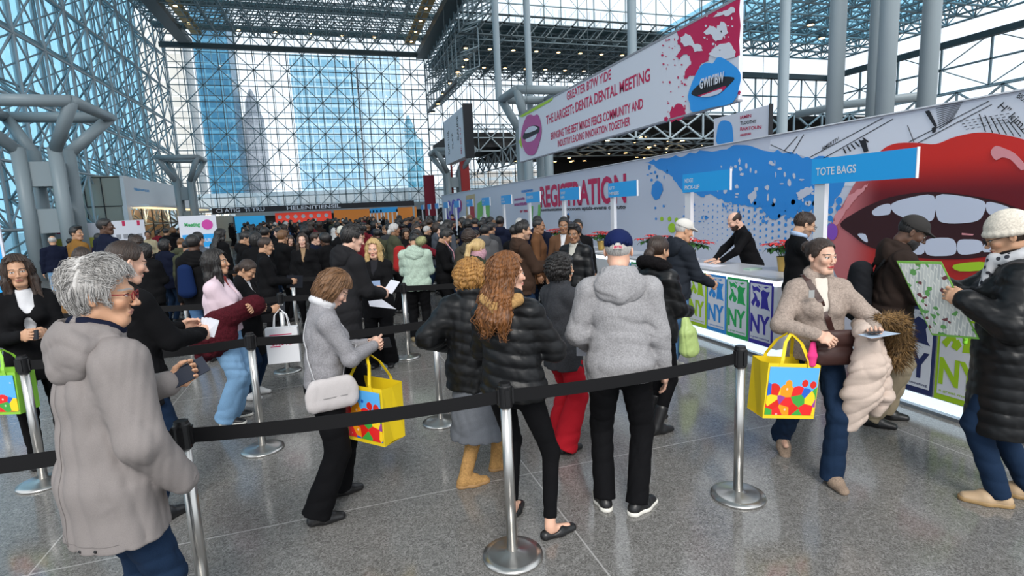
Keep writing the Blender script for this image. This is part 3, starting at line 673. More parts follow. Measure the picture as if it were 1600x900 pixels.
WARM = plain('warm lamp', (1, .62, .25), .5, emit=9)
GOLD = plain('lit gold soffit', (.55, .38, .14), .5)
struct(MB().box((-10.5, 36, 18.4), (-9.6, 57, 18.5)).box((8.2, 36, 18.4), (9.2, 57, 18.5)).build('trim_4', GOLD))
def downlight(x, y, z, r=.16, label=None, grp=None):
    o = MB().lathe([(r * 1.25, .16), (r * 1.25, 0), (r, -.02), (r, -.05)], (0, 0, 0), 12).build('ceiling_downlight', STEELD)
    mesh('lamp_lens', np.array([(r * .85 * math.cos(a), r * .85 * math.sin(a), q) for q in (-.07, -.05) for a in np.linspace(0, 2 * math.pi, 9)[:8]]), [tuple(range(7, -1, -1)), tuple(range(8, 16))] + [(i, (i + 1) % 8, (i + 1) % 8 + 8, i + 8) for i in range(8)], WARM, o)
    o.location = (x, y, z); return tag(o, label, 'ceiling light', grp)
dl = downlight(-10.05, 38, 18.4, .2, 'small warm downlight on the gold soffit over the hall corner at the kiosk side', 'downlights over the kiosk side')
def dup(o, loc, label=None, grp=None, rz=None):
    c = o.copy(); COL.objects.link(c); c.location = loc
    if rz is not None: c.rotation_euler = (0, 0, rz)
    if label: c['label'] = label
    if grp: c['group'] = grp
    for ch in o.children:
        d = ch.copy(); COL.objects.link(d); d.parent = c
        for g in ch.children: e = g.copy(); COL.objects.link(e); e.parent = d
    return c
for y in (42, 46, 50, 54): dup(dl, (-10.05, y, 18.4))
for y in (40, 44, 47, 50, 53, 56): dup(dl, (8.7, y, 18.4), 'small warm downlight on the gold soffit at the inner edge of the hall roof', 'downlights on the inner soffit')
for x in (-6.6, -3.6, -.6, 2.4, 5.3): dup(dl, (x, 56.9, 18.9), 'small warm downlight in the row across the far end of the hall roof', 'downlights across the far end')

# right side: lower roofs, glass and the dark mezzanine
cr = struct(MB().box((XR + .3, 45, 16.9), (37, 60, 17.0)).build('ceiling_right', TEAL))
T_, B_, W_ = space_frame((XR + .4, 45, 16.8), (1, 0, 0), (0, 1, 0), (0, 0, -1), 17, 10, 1.525, 1.0)
bars('lower_lattice', T_ + B_, .06, STEEL, cr); bars('lower_web', W_, .045, STEEL, cr)
bars('front_truss', [((x, 44.8, z), (x + 26, 44.8, z)) for x in (XR,) for z in (15.9, 16.9, 17.5)] + [((XR + 1.525 * i, 44.8, 15.9), (XR + 1.525 * (i + 1), 44.8, 17.5)) for i in range(17)], .09, STEELD, cr)
w3 = wall_of('window_3', [(XR, 45.4, 17), (37, 45.4, 17), (37, 45.4, 27), (XR, 45.4, 27)])
S, D = grid_frame((XR, 45.2, 17), (1, 0, 0), (0, 0, 1), 17, 6, 1.55, 1.55); bars('mullion', S, .065, STEEL, w3); bars('bracing', D, .025, STEEL, w3)
for x in np.linspace(12, 27, 8):
    for y in (47.5, 53.5): dup(dl, (x + (y > 50) * 1.1, y, 15.6), 'warm downlight under the lower roof beyond the hanging banner', 'downlights under the lower roof')
# descending edge lattice between hall and lower roof
S = []
for y in np.arange(30, 60, 1.525):
    for z in np.arange(12.6, 20, 1.525):
        S += [((10.6, y, z), (10.6, y + 1.525, z)), ((10.6, y, z), (10.6, y, z + 1.525)), ((12.3, y + .75, z + .75), (10.6, y, z)), ((12.3, y + .75, z + .75), (10.6, y + 1.525, z)), ((12.3, y + .75, z + .75), (12.3, y + 2.3, z + .75)), ((12.3, y + .75, z + .75), (12.3, y + .75, z + 2.2))]
S = [s for s in S if s[0][1] > 44 or s[0][2] > 15]
struct(bars('trim_5', S, .06, STEEL)); struct(MB().box((10.5, 46, 12.3), (10.75, 60, 12.5)).build('trim_6', STEELD))
for i, (y, z) in enumerate([(42, 15.2), (45, 15), (48, 14.8), (51, 14.5), (54, 14.2), (57, 13.9)]): dup(dl, (10.6, y, z - 2), 'warm downlight on the lattice edge where the roof steps down', 'downlights on the stepped roof edge')
# middle band at the far end, right
sb = struct(MB().box((XR + .3, 50, 7.6), (37, 60, 8.9)).build('ceiling_mezzanine', DARK))
S = []
for x in np.arange(XR + .3, 37, 2.4): S += [((x, 49.7, 7.2), (x, 49.7, 9.6)), ((x, 49.7, 7.2), (x + 2.4, 49.7, 9.6)), ((x + 2.4, 49.7, 7.2), (x, 49.7, 9.6))]
bars('band_truss', S + [((XR, 49.7, z), (37, 49.7, z)) for z in (7.2, 8.4, 9.6)], .07, STEELL, sb)
# dark exhibition bay behind the backdrop
db = struct(MB().box((15.5, 30, 6.9), (60, 59, 7.2)).box((24, 58.6, 0), (60, 59, 6.9)).box((36.5, 12, 5.7), (37.2, 33, 7.0)).box((36.5, 12, 0), (37.0, 33.5, 5.7)).build('wall_right', DARK))
S = []
for y in np.arange(30, 58, 2.4): S += [((15.4, y, 5.7), (15.4, y, 7.3)), ((15.4, y, 5.7), (15.4, y + 2.4, 7.3)), ((15.4, y + 2.4, 5.7), (15.4, y, 7.3))]
S += [((15.4, 30, z), (15.4, 58, z)) for z in (5.7, 7.3)]
for x in np.arange(15.4, 58, 2.4): S += [((x, 29.8, 5.7), (x, 29.8, 7.3)), ((x, 29.8, 5.7), (x + 2.4, 29.8, 7.3)), ((x + 2.4, 29.8, 5.7), (x, 29.8, 7.3))]
S += [((15.4, 29.8, z), (59, 29.8, z)) for z in (5.7, 7.3)]
for y in (34, 38, 42): 
    for x in np.arange(15.4, 55, 2.4): S += [((x, y, 5.9), (x + 2.4, y, 6.8)), ((x + 2.4, y, 5.9), (x, y, 6.8))]
    S += [((15.4, y, 5.9), (58, y, 5.9))]
for y in np.arange(12, 33, 2.4): S += [((36.3, y, 5.8), (36.3, y, 7.6)), ((36.3, y, 5.8), (36.3, y + 2.4, 7.6)), ((36.3, y + 2.4, 5.8), (36.3, y, 7.6))]
S += [((36.3, 12, z), (36.3, 33.3, z)) for z in (5.8, 7.6)]
bars('bay_truss', S, .075, STEELL, db)
r = random.Random(5)
for i in range(60): dup(dl, (r.uniform(18, 42), r.uniform(34, 56), 6.6), 'tiny warm downlight in the dark ceiling of the exhibition bay behind the backdrop', 'downlights in the dark bay')
# right-hand glass hall
w4 = wall_of('window_4', [(36.9, 6, 7.6), (36.9, 33.6, 7.6), (36.9, 33.6, 12), (36.9, 6, 12)])
S, D = grid_frame((36.5, 6, 7.7), (0, 1, 0), (0, 0, 1), 10, 2, 2.74, 1.45); bars('mullion', S, .07, STEEL, w4); bars('bracing', D, .035, STEEL, w4)
w5 = wall_of('window_5', [(25.5, 33.7, 7.6), (37, 33.7, 7.6), (37, 33.7, 12), (25.5, 33.7, 12)])
S, D = grid_frame((25.6, 33.4, 7.7), (1, 0, 0), (0, 0, 1), 8, 2, 1.4, 1.45); bars('mullion', S, .06, STEEL, w5); bars('bracing', D, .03, STEEL, w5)
ch = struct(MB().box((22, 8, 13.2), (38, 34, 13.3)).build('ceiling_hall', BGLASS))
T_, B_, W_ = space_frame((22, 9, 13), (1, 0, 0), (0, 1, 0), (0, 0, -1), 10, 16, 1.525, 1.3)
bars('lower_lattice', T_ + B_, .07, STEEL, ch); bars('lower_web', W_, .05, STEEL, ch)
MB().box((35.9, 8, 10.3), (36.3, 33.3, 10.65)).box((25, 32.9, 10.3), (36.3, 33.3, 10.65)).box((22, 30, 12.5), (38, 30.6, 12.7)).box((22, 22, 12.5), (38, 22.6, 12.7)).build('edge_beam', STEELD, ch)
for x, y in ((24, 15), (26, 17), (28, 19), (30, 21), (32, 23), (34, 18), (33, 16), (30, 28), (32, 29), (27, 26), (25, 22)): dup(dl, (x, y, 11.6), 'warm downlight under the lattice roof beyond the four-pipe pillar', 'downlights beyond the big pillar')

# bundled pipe pillars
def pillar(name, x, y, zcap, zt, r=.24, gap=.62, capital=True, tall=None, cw=1.8):
    mb = MB(); pl = MB(); q = [(-gap, -gap), (gap, -gap), (gap, gap), (-gap, gap)]
    H = tall or zcap
    for a, c in q: mb.tube([(x + a, y + c, 0), (x + a, y + c, H)], r, 20)
    for (a, c), (e, f) in zip(q, q[1:] + q[:1]):
        for z0, z1 in ((.1, 1.2), (zcap * .36, zcap * .36 + .9), (zcap - 1.4, zcap - .5)):
            A = V3(x + a * .82, y + c * .82, z0); B = V3(x + e * .82, y + f * .82, z0); n = unit(np.cross(B - A, V3(0, 0, 1))) * .05
            pl.prism([A, B, B + V3(0, 0, z1 - z0), A + V3(0, 0, z1 - z0)], n)
    o = struct(mb.build(name, STEELP, smooth=True)); pl.build('web_plate', STEELP, o)
    if capital:
        cb = MB(); w = cw; zc = zt; cs = [(-w, -w), (w, -w), (w, w), (-w, w)]
        for (a, c), (e, f) in zip(cs, q): cb.tube([(x + e, y + f, zcap - .12), (x + a, y + c, zc)], r * .92, 14)
        for (a, c), (e, f) in zip(cs, cs[1:] + cs[:1]): cb.tube([(x + a, y + c, zc), (x + e, y + f, zc)], r * .9, 14)
        cb.build('capital', STEELP, o, smooth=True)
    return o
STEELP = plain('pillar paint', (.27, .32, .345), .42)
pillar('column_1', -10.15, 25.5, 4.9, 6.35, .23, .56, cw=1.75); pillar('column_2', -9.9, 45, 4.9, 6.4, .19, .42, cw=1.25)
pillar('column_3', 10.9, 8.7, 3.0, 6.4, .16, .56, capital=False, tall=12); pillar('column_4', 11, 29.2, 6.3, 8.0, .25, .6, cw=1.35); pillar('column_5', 10.8, 50, 5.4, 7.2, .24, .6, cw=1.7)
# tall round props that rise past the banner
struct(bars('column_6', [((11.6, 31.2, 7.4), (11.6, 31.2, 26)), ((9.7, 31.2, 8.1), (9.7, 31.2, 26)), ((13, 22, 7), (13, 22, 26))] , .2, STEELL, n=10))
struct(bars('column_7', [((18.2, 14.2, 0), (18.2, 14.2, 13.5)), ((14.8, 15.3, 0), (14.8, 15.3, 13.5))], .17, STEELL, n=10))
struct(MB().tube([(13.6, 13.5, 4.35), (14, 12.2, 4.4), (14.6, 10.4, 4.3)], .11, 12).build('trim_7', STEELP, smooth=True))
struct(MB().tube([(10.8, 50.6, 0), (10.8, 50.6, 7)], .1, 6).box((11.3, 49, 0), (12.1, 49.4, 6.6)).build('trim_8', plain('red panel', (.35, .02, .02), .6)))

# the city outside; distance haze is mixed into the paler facade colours
def tower(name, x, y, wx, wy, h, c0, c1, label, bay=1.6, fl=2.2, crown=None):
    m, t, b = nt(name); p = N(t, 'ShaderNodeTexCoord').outputs['Object']
    s = N(t, 'ShaderNodeSeparateXYZ', inp={0: p})
    fz = MA(t, 'GREATER_THAN', MA(t, 'FRACT', MA(t, 'DIVIDE', s.outputs[2], fl)), .72); fx = MA(t, 'GREATER_THAN', MA(t, 'FRACT', MA(t, 'DIVIDE', MA(t, 'ADD', s.outputs[0], s.outputs[1]), bay)), .82)
    n = N(t, 'ShaderNodeTexNoise', inp={'Vector': p, 'Scale': .12, 'Detail': 3.}).outputs[0]
    cc = MIX(t, MA(t, 'MULTIPLY', MA(t, 'MAXIMUM', fz, fx), .55), MIX(t, n, c0, [v * .75 for v in c0]), c1)
    t.links.new(cc, b.inputs['Base Color']); b.inputs['Roughness'].default_value = .35
    o = empty(name, (x, y, 0), 0, label, 'building')
    mb = MB().box((-wx / 2, -wy / 2, 0), (wx / 2, wy / 2, h)); mb.build('facade', m, o)
    if crown: crown(o, m)
    return o
def spire(o, m): MB().lathe([(2.4, 23), (2.4, 26), (1.6, 28), (1.5, 30), (.3, 33)], n=8).build('spire', m, o)
tower('office_tower', -21.9, 142, 6.8, 9, 60, (.012, .15, .28), (.10, .34, .50), 'deep blue glass tower behind the far glass wall, kiosk side', 1.5, 2.4)
tower('office_tower', .9, 150, 15, 12, 40, (.20, .45, .62), (.62, .80, .90), 'pale blue stepped tower filling the middle of the far glass wall')
tower('office_tower', 14.2, 152, 10.5, 12, 42, (.42, .64, .78), (.74, .86, .93), 'paler tower standing against the stepped blue tower')
tower('office_tower', 22.6, 160, 6, 8, 22, (.08, .34, .48), (.45, .7, .8), 'small blue building at the inner corner of the far glass wall', crown=lambda o, m: MB().lathe([(2.4, 22), (1.8, 25), (.2, 29)], n=4).build('spire', m, o))
tower('office_tower', -32.5, 145, 9, 9, 44, (.80, .74, .66), (.9, .86, .8), 'beige stone building at the kiosk end of the far glass wall', 3, 3)
tower('office_tower', -16.4, 150, 4.8, 5, 23, (.30, .33, .38), (.5, .53, .58), 'grey tower with a thin spire between the two blue towers', crown=spire)
tower('office_building', -62, 40, 8, 80, 13, (.10, .42, .60), (.4, .7, .8), 'long blue glass building outside the lattice wall', 2.5, 3)
tower('office_building', 2, 84, 46, 8, 5.4, (.62, .68, .70), (.35, .5, .6), 'low pale street block seen through the foot of the far glass wall', 2.5, 1.8)
tower('office_building', 34, 95, 22, 8, 8.2, (.6, .55, .5), (.45, .6, .7), 'low brownish block seen beyond the band truss', 2.5, 1.8)
struct(MB().box((-250, 62, -.5), (250, 400, -.3)).box((-250, -60, -.5), (-60, 62, -.3)).box((60, -60, -.5), (250, 62, -.3)).build('ground', plain('street', (.35, .35, .36), .9)))

# ------------------------------------------------------------------ prints and lettering
def text_geo(s, bold=.012):
    c = bpy.data.curves.new('t', 'FONT'); c.body = s; c.offset = bold; c.resolution_u = 3
    o = bpy.data.objects.new('t', c); COL.objects.link(o); dg = bpy.context.evaluated_depsgraph_get()
    me = bpy.data.meshes.new_from_object(o.evaluated_get(dg)); V = np.array([v.co[:] for v in me.vertices]); F = [tuple(p.vertices) for p in me.polygons]
    bpy.data.objects.remove(o); bpy.data.meshes.remove(me)
    lo, hi = V.min(0), V.max(0); V[:, 0] = (V[:, 0] - lo[0]) / (hi[0] - lo[0]); V[:, 1] = V[:, 1] / .70
    return V, F
def letters(s, A, B, h, mat, parent, n, off=.004, bold=.012, name='lettering', up=(0, 0, 1)):
    """flat printed words: baseline from A to B, capitals h high, n the way they face"""
    V, F = text_geo(s, bold); A, B, n = V3(*A), V3(*B), V3(*n); up = np.array(up, float)
    P = A + (B - A) * V[:, 0:1] + up * h * V[:, 1:2] + n * off
    return mesh(name, P, F, mat, parent, smooth=False)
NX = (-1, 0, 0)
def flat(polys, n, th=.003):
    mb = MB()
    for i, p in enumerate(polys): mb.prism([V3(*q) + V3(*n) * (i % 6) * 2.2e-4 for q in p], V3(*n) * th)
    return mb
def pix(pts, X): return [PX(a, b, X) for a, b in pts]
def ragged(pts, amp, seed=0, sub=7, closed=True):
    r = random.Random(seed); o = []; n = len(pts); A0 = amp
    for i in range(n if closed else n - 1):
        a, b = pts[i], pts[(i + 1) % n]; amp = min(A0, .42 * math.hypot(b[0] - a[0], b[1] - a[1]) / sub)
        for k in range(sub):
            t = k / sub; o.append((a[0] + (b[0] - a[0]) * t + r.uniform(-amp, amp), a[1] + (b[1] - a[1]) * t + r.uniform(-amp, amp) * 1.2))
    return o
def smoothp(pts, k=4):
    o = []; n = len(pts)
    for i in range(n):
        p0, p1, p2, p3 = [np.array(pts[(i + q) % n], float) for q in (-1, 0, 1, 2)]
        for j in range(k):
            t = j / k; o.append(tuple(.5 * (2 * p1 + (p2 - p0) * t + (2 * p0 - 5 * p1 + 4 * p2 - p3) * t * t + (3 * p1 - p0 - 3 * p2 + p3) * t ** 3)))
    return o
def blob(c, rx_, ry_, seed, n=14, j=.3):
    r = random.Random(seed); j = min(j, .3); return [(c[0] + rx_ * (1 + r.uniform(-j, j)) * math.cos(2 * math.pi * i / n), c[1] + ry_ * (1 + r.uniform(-j, j)) * math.sin(2 * math.pi * i / n)) for i in range(n)]
CRIM = plain('crimson print', (.55, .008, .085), .5); BLUE = plain('blue print', (.03, .27, .72), .5); SKY = plain('sign blue', (.02, .38, .85), .45)
WHT = plain('white print', (.72, .74, .82), .5); PALE = plain('backdrop white', (.60, .62, .71), .55); INK = plain('black print', (.015, .015, .02), .6); LIME = plain('lime print', (.38, .62, .02), .5)
REDL = plain('red lip print', (.55, .018, .012), .4); REDD = plain('deep red lip print', (.24, .008, .010), .45); MOUTH = plain('mouth print', (.035, .004, .006), .5); TOOTH = plain('tooth print', (.62, .66, .78), .4)
PINKL = plain('magenta lip print', (.42, .03, .25), .4); BLUL = plain('blue lip print', (.03, .33, .85), .35); ROSE = plain('rose print', (.75, .30, .32), .5); TAN = plain('tan print', (.55, .42, .22), .5); GREY = plain('grey print', (.3, .31, .35), .6)
WHITE = plain('white laminate', (.78, .79, .82), .35); GLOW = plain('lit white strip', (.85, .93, 1), .4, emit=1.5); GREEN = plain('green print', (.03, .42, .12), .5); INDIGO = plain('indigo print', (.05, .04, .38), .5); NAVYP = plain('navy print', (.02, .03, .12), .5); PURP = plain('purple print', (.12, .08, .55), .5)

# ------------------------------------------------------------------ the long printed backdrop
XW = 6.8
bw = tag(MB().box((XW, 1.6, 0), (XW + .12, 35.4, 2.90)).build('backdrop_wall', PALE), 'long white printed backdrop wall with giant red lips and a registration title behind the counters', 'wall panel')
MB().box((XW - .035, 1.6, 2.90), (XW + .14, 35.4, 2.915)).build('top_rail', WHITE, bw)
w_ = lambda pts: pix(pts, XW)
def prnt(name, polys, mat, d=1): flat(polys, NX, .003).build(name, mat, bw) if d == 1 else mesh_shift(name, polys, mat, d)
def layer(name, polys, mat, d, parent=None, X=XW):
    mb = flat([[V3(q[0], q[1], min(q[2], 2.895) if X == XW else min(q[2], 4.87)) for q in pix(p, X - .0045 * d)] for p in polys], NX, .002); return mb.build(name, mat, parent or bw)
blue = [(1008, 254), (1040, 247.5), (1077, 241), (1120, 233), (1160, 227), (1200, 234), (1235, 239), (1262, 247), (1300, 246), (1330, 262), (1318, 290), (1302, 318), (1290, 330), (1272, 325), (1262, 333), (1248, 326), (1240, 342), (1225, 335), (1212, 345), (1200, 338), (1190, 326), (1170, 322), (1150, 318), (1130, 314), (1112, 304), (1096, 308), (1084, 300), (1066, 298), (1056, 284), (1046, 272), (1030, 264)]
layer('blue_splash', [ragged(blue, 2.6, 3, 5)], BLUE, 1)
r = random.Random(9); dr = []
for i in range(70):
    a = r.uniform(1010, 1320); dr.append(blob((a, (262 if a < 1060 else 320) + r.uniform(-4, 26)), r.uniform(.6, 2.6), r.uniform(.8, 3.4), i, 8))
dr.append(blob((1026, 297), 9, 14, 77, 18, .2)); layer('blue_droplets', dr, BLUE, 2)
layer('white_flecks', [blob((r.uniform(1120, 1290), r.uniform(250, 318)), r.uniform(.8, 3.6), r.uniform(1, 6), i + 200, 9, .5) for i in range(46)] + [ragged([(1244, 300), (1262, 292), (1272, 296), (1262, 306), (1250, 312)], 2, 5), ragged([(1168, 306), (1180, 296), (1183, 306), (1174, 318)], 2, 6)], PALE, 2)
dots = []
for i in range(26):
    for j in range(9):
        yy = 5.95 + i * .135; z = 1.84 - j * .108 - (i % 2) * .03
        rad = .054 * max(0, 1 - j * .085) * max(.22, 1 - i * .034)
        if z > 1.0 and not (j > 6 and i > 17): dots.append([(XW - .0045, yy + rad * math.cos(a), z + rad * math.sin(a)) for a in np.linspace(0, 2 * math.pi, 11)[:10]])
flat(dots, NX, .002).build('halftone_dots', BLUE, bw)
layer('green_dots', [blob(c, rr, rr * 1.3, 5, 12, .05) for c, rr in (((1034, 342), 2.6), ((1046, 342), 2.8), ((1050, 356), 6), ((1057, 344), 3))], LIME, 2)
layer('cyan_dots', [blob(c, 1.6, 2, 5, 12, .05) for c in ((1025, 342), (1024, 325), (1037, 322), (888, 335))], BLUE, 2)
# newsprint at the top, seen as strips of tiny type
npz = [[(1205, 232), (1255, 222), (1238, 243), (1215, 240)], [(1262, 250), (1372, 190), (1448, 172), (1340, 236), (1290, 262)], [(1448, 172), (1520, 160), (1420, 222), (1340, 236)], [(1590, 150), (1660, 140), (1680, 210), (1600, 200)]]
layer('newsprint_sheet', [[(1204, 218), (1700, 128), (1700, 300), (1300, 290), (1262, 246), (1235, 238), (1202, 233)]], WHT, .3)
ln = []
def seg(a, b, wd=.6):
    d = np.array(b, float) - a; n = np.array([-d[1], d[0]]); n = n / np.linalg.norm(n) * wd; return [tuple(np.array(a) + n), tuple(np.array(b) + n), tuple(np.array(b) - n), tuple(np.array(a) - n)]
for q in (((1265, 246), (1380, 184)), ((1282, 250), (1395, 186)), ((1420, 222), (1545, 158)), ((1435, 223), (1550, 163)), ((1225, 236), (1246, 213)), ((1238, 240), (1256, 210)), ((1204, 226), (1236, 240)), ((1418, 196), (1428, 222))): ln.append(seg(*q, .5))
for i in range(12): ln.append(seg((1462 + i * .5, 166 + i * 3.2), (1504 - i * 1.5, 160 + i * 2.6), .45))
for i in range(7): ln.append(seg((1530 + i * 9, 178 + i * 2), (1540 + i * 11, 206 + i * 1.5), .7))
for i in range(9):
    for k in range(4): ln.append(seg((1500 + i * 9 + k * 3, 190 + k * 4 - i * 1.5), (1505 + i * 9 + k * 3, 189 + k * 4 - i * 1.5), .4))
for i in range(6): ln.append(seg((1318 + i * 6, 232 - i * 3.4), (1322 + i * 7, 240 - i * 3.6), 1.1))
layer('newsprint_lines', ln, INK, 2)
layer('newsprint_blocks', [[(1445, 174), (1452, 172), (1464, 196), (1458, 206), (1456, 208), (1460, 198)], [(1343, 221), (1352, 217), (1357, 236), (1350, 238)], [(1456, 200), (1463, 197), (1462, 206), (1457, 208)]], INK, 3)
letters('H" kjm716y', PX(1560, 168, XW), PX(1622, 226, XW), .075, INK, bw, NX, .02, .002, name='newsprint_writing', up=unit(V3(0, -.75, .66)))
letters('BIUUIM', PX(1590, 152, XW), PX(1612, 166, XW), .05, INK, bw, NX, .02, name='newsprint_writing', up=unit(V3(0, -.6, .8)))
letters('AMERTIV', PX(1285, 236, XW), PX(1312, 219, XW), .05, INK, bw, NX, .02, name='newsprint_writing')
# giant red lips
outer = smoothp([(1291, 374), (1299, 348), (1318, 318), (1340, 280), (1372, 240), (1396, 225), (1430, 223), (1462, 225), (1492, 214), (1530, 207), (1570, 211), (1615, 224), (1680, 262), (1760, 350), (1700, 450), (1620, 520), (1500, 530), (1390, 500), (1322, 450), (1298, 410)])
m, t, b_ = nt('lip print'); sp_ = N(t, 'ShaderNodeSeparateXYZ', inp={0: N(t, 'ShaderNodeTexCoord').outputs['Object']})
up_ = N(t, 'ShaderNodeMapRange', interpolation_type='SMOOTHSTEP', inp={0: sp_.outputs[2], 1: 1.86, 2: 2.34}).outputs[0]; dn_ = N(t, 'ShaderNodeMapRange', interpolation_type='SMOOTHSTEP', inp={0: sp_.outputs[2], 1: 1.42, 2: 1.15}).outputs[0]
cc = MIX(t, MA(t, 'MAXIMUM', up_, MA(t, 'MULTIPLY', dn_, .6)), (.15, .006, .010), (.66, .022, .012)); t.links.new(MIX(t, N(t, 'ShaderNodeMapRange', interpolation_type='SMOOTHSTEP', inp={0: sp_.outputs[1], 1: 5.3, 2: 5.85}).outputs[0], cc, (.55, .16, .17)), b_.inputs['Base Color']); b_.inputs['Roughness'].default_value = .4
layer('lips', [outer], m, 2)
layer('mouth', [smoothp([(1313, 350), (1335, 333), (1364, 318), (1400, 306), (1461, 300), (1541, 310), (1592, 326), (1650, 350), (1610, 388), (1548, 400), (1493, 405), (1419, 401), (1360, 386), (1330, 366)])], MOUTH, 4)
tt = [[(1363, 330), (1376, 321), (1391, 319), (1391, 333), (1384, 336), (1367, 337)], [(1394, 318), (1425, 308), (1459, 306), (1460, 338), (1452, 346), (1436, 347), (1412, 340), (1396, 331)], [(1463, 306), (1500, 306), (1538, 315), (1537, 334), (1527, 345), (1502, 349), (1474, 348), (1464, 338)], [(1542, 316), (1566, 320), (1580, 327), (1576, 335), (1546, 335)],
      [(1418, 377), (1430, 370), (1443, 373), (1444, 395), (1428, 396)], [(1446, 378), (1460, 372), (1490, 374), (1493, 396), (1470, 400), (1448, 397)], [(1497, 377), (1512, 374), (1533, 377), (1534, 392), (1518, 397), (1498, 396)], [(1537, 383), (1552, 376), (1572, 380), (1570, 390), (1538, 394)], [(1340, 366), (1352, 366), (1356, 378), (1349, 376)]]
layer('tooth_row', [smoothp(q, 3) for q in tt], TOOTH, 5)
layer('lip_gloss', [smoothp([(1548, 238), (1556, 228), (1570, 232), (1586, 240), (1602, 258), (1596, 266), (1580, 250), (1566, 246), (1556, 250)], 3), ragged([(1304, 340), (1330, 302), (1358, 286), (1344, 304), (1322, 330), (1300, 366)], 2, 4), [(1503, 364), (1522, 366), (1520, 368), (1503, 367)]], ROSE, 4)
layer('purple_ball', [blob((1300, 362), 9, 13, 4, 16, .05)], plain('violet print', (.25, .08, .5), .5), 5)
layer('green_stroke', [smoothp([(1490, 414), (1530, 409), (1560, 414), (1550, 421), (1500, 424)], 3)], LIME, 5)
# title and far-end artwork
letters('REGISTRATION', PX(845, 323, XW), PX(979, 315, XW), .66, CRIM, bw, NX, .012, .03)
letters('communication noccoom uptds-evenu ouuuto', PX(846, 330, XW), PX(978, 326, XW), .10, INK, bw, NX, .012, .02)
for s, x0, y0, x1, y1, h_, mt in (('ouauwun', 815, 301, 833, 299, .12, BLUE), ('uvorvuvin', 804, 314, 820, 312, .12, PINKL), ('nnuotttuts', 804, 322, 824, 320, .14, PINKL), ('or nnu', 813, 332, 826, 331, .12, CRIM)): letters(s, PX(x0, y0, XW), PX(x1, y1, XW), h_, mt, bw, NX, .012, .03)
layer('tan_panel', [[(728, 306), (742, 303), (742, 365), (728, 365)]], TAN, 1)
layer('green_panels', [[(746, 318), (754, 312), (754, 338), (746, 340)], [(757, 314), (765, 312), (765, 342), (757, 344)], [(829, 322), (833, 322), (832, 345), (828, 346)], [(841, 320), (845, 320), (844, 344), (840, 344)], [(745, 340), (750, 340), (749, 368), (744, 368)]], plain('green stripe print', (.2, .55, .12), .5), 2)
layer('red_figure', [smoothp([(731, 320), (734, 311), (739, 312), (741, 328), (742, 350), (734, 350)])], plain('red stripe print', (.5, .03, .04), .5), 2)
letters('GOP', PX(699, 347, XW), PX(722, 345, XW), 1.25, PURP, bw, NX, .012, .03)
layer('red_ring', [smoothp([(716, 316), (720, 313), (722, 320), (720, 330), (717, 328)])], plain('red ring print', (.55, .04, .1), .5), 2)

# ------------------------------------------------------------------ counters with city posters
def art(m1, name):
    k = ('art', name)
    if k in MATS: return MATS[k]
    m, t, b = nt(name); co = N(t, 'ShaderNodeTexCoord').outputs['Object']
    a = N(t, 'ShaderNodeTexVoronoi', feature='SMOOTH_F1', inp={'Vector': co, 'Scale': 7.5, 'Smoothness': .35}).outputs[0]; n = N(t, 'ShaderNodeTexNoise', inp={'Vector': co, 'Scale': 9., 'Detail': 1., 'Distortion': 3.}).outputs[0]
    f = MA(t, 'GREATER_THAN', MA(t, 'ADD', a, MA(t, 'MULTIPLY', n, .8)), .80)
    t.links.new(MIX(t, f, m1, (.62, .66, .66)), b.inputs['Base Color']); b.inputs['Roughness'].default_value = .5; MATS[k] = m; return m
XC = 4.85
def poster(y, mat, parent, label):
    """bordered poster on the counter front, y = its near edge; border, print, two capitals, caption"""
    wd = .385; mb = MB().box((XC - .012, y, .15), (XC, y + wd, .93)); p = mb.build('poster', mat, parent); p['label'] = label
    MB().box((XC - .014, y + .022, .2), (XC - .0122, y + wd - .022, .90)).build('poster_ground', WHT, p)
    col = tuple(mat.node_tree.nodes['Principled BSDF'].inputs['Base Color'].default_value)[:3]
    r = random.Random(int(y * 10)); x0, z0 = y + wd - .03, .60
    q = lambda u, v: (XC - .0142, x0 - u * (wd - .06), z0 + v * .28)
    polys = [[q(a, c) for a, c in z] for z in ([(.52, 0), (.56, .5), (.5, .72), (.62, .86), (.78, .78), (.95, .80), (.84, .5), (.9, .12), (.98, -.02), (.7, .03)], [(.05, .98), (.2, .9), (.32, .96), (.5, .80), (.44, .7), (.28, .78), (.12, .7)], [(.02, .2), (.2, .5), (.1, .7), (.26, .62), (.34, .45), (.4, .2), (.25, .3), (.14, .05)], [(.25, .1), (.4, .02), (.5, .2), (.42, .38), (.3, .28)], [(.62, .97), (.74, .92), (.9, .98), (.8, 1.02)], [(.36, 1.02), (.5, .96), (.58, 1.04), (.46, .9)])]
    flat(polys, NX, .001).build('line_art', mat, p)
    letters('NY', (XC, y + wd - .03, .30), (XC, y + .035, .30), .22, mat, p, NX, .016, .035)
    letters('a great meeting', (XC, y + wd - .04, .225), (XC, y + .04, .225), .022, mat, p, NX, .016, .01)
    return p
PM = [(INDIGO, 'indigo'), (GREEN, 'green'), (BLUE, 'blue'), (LIME, 'lime'), (PURP, 'purple')]
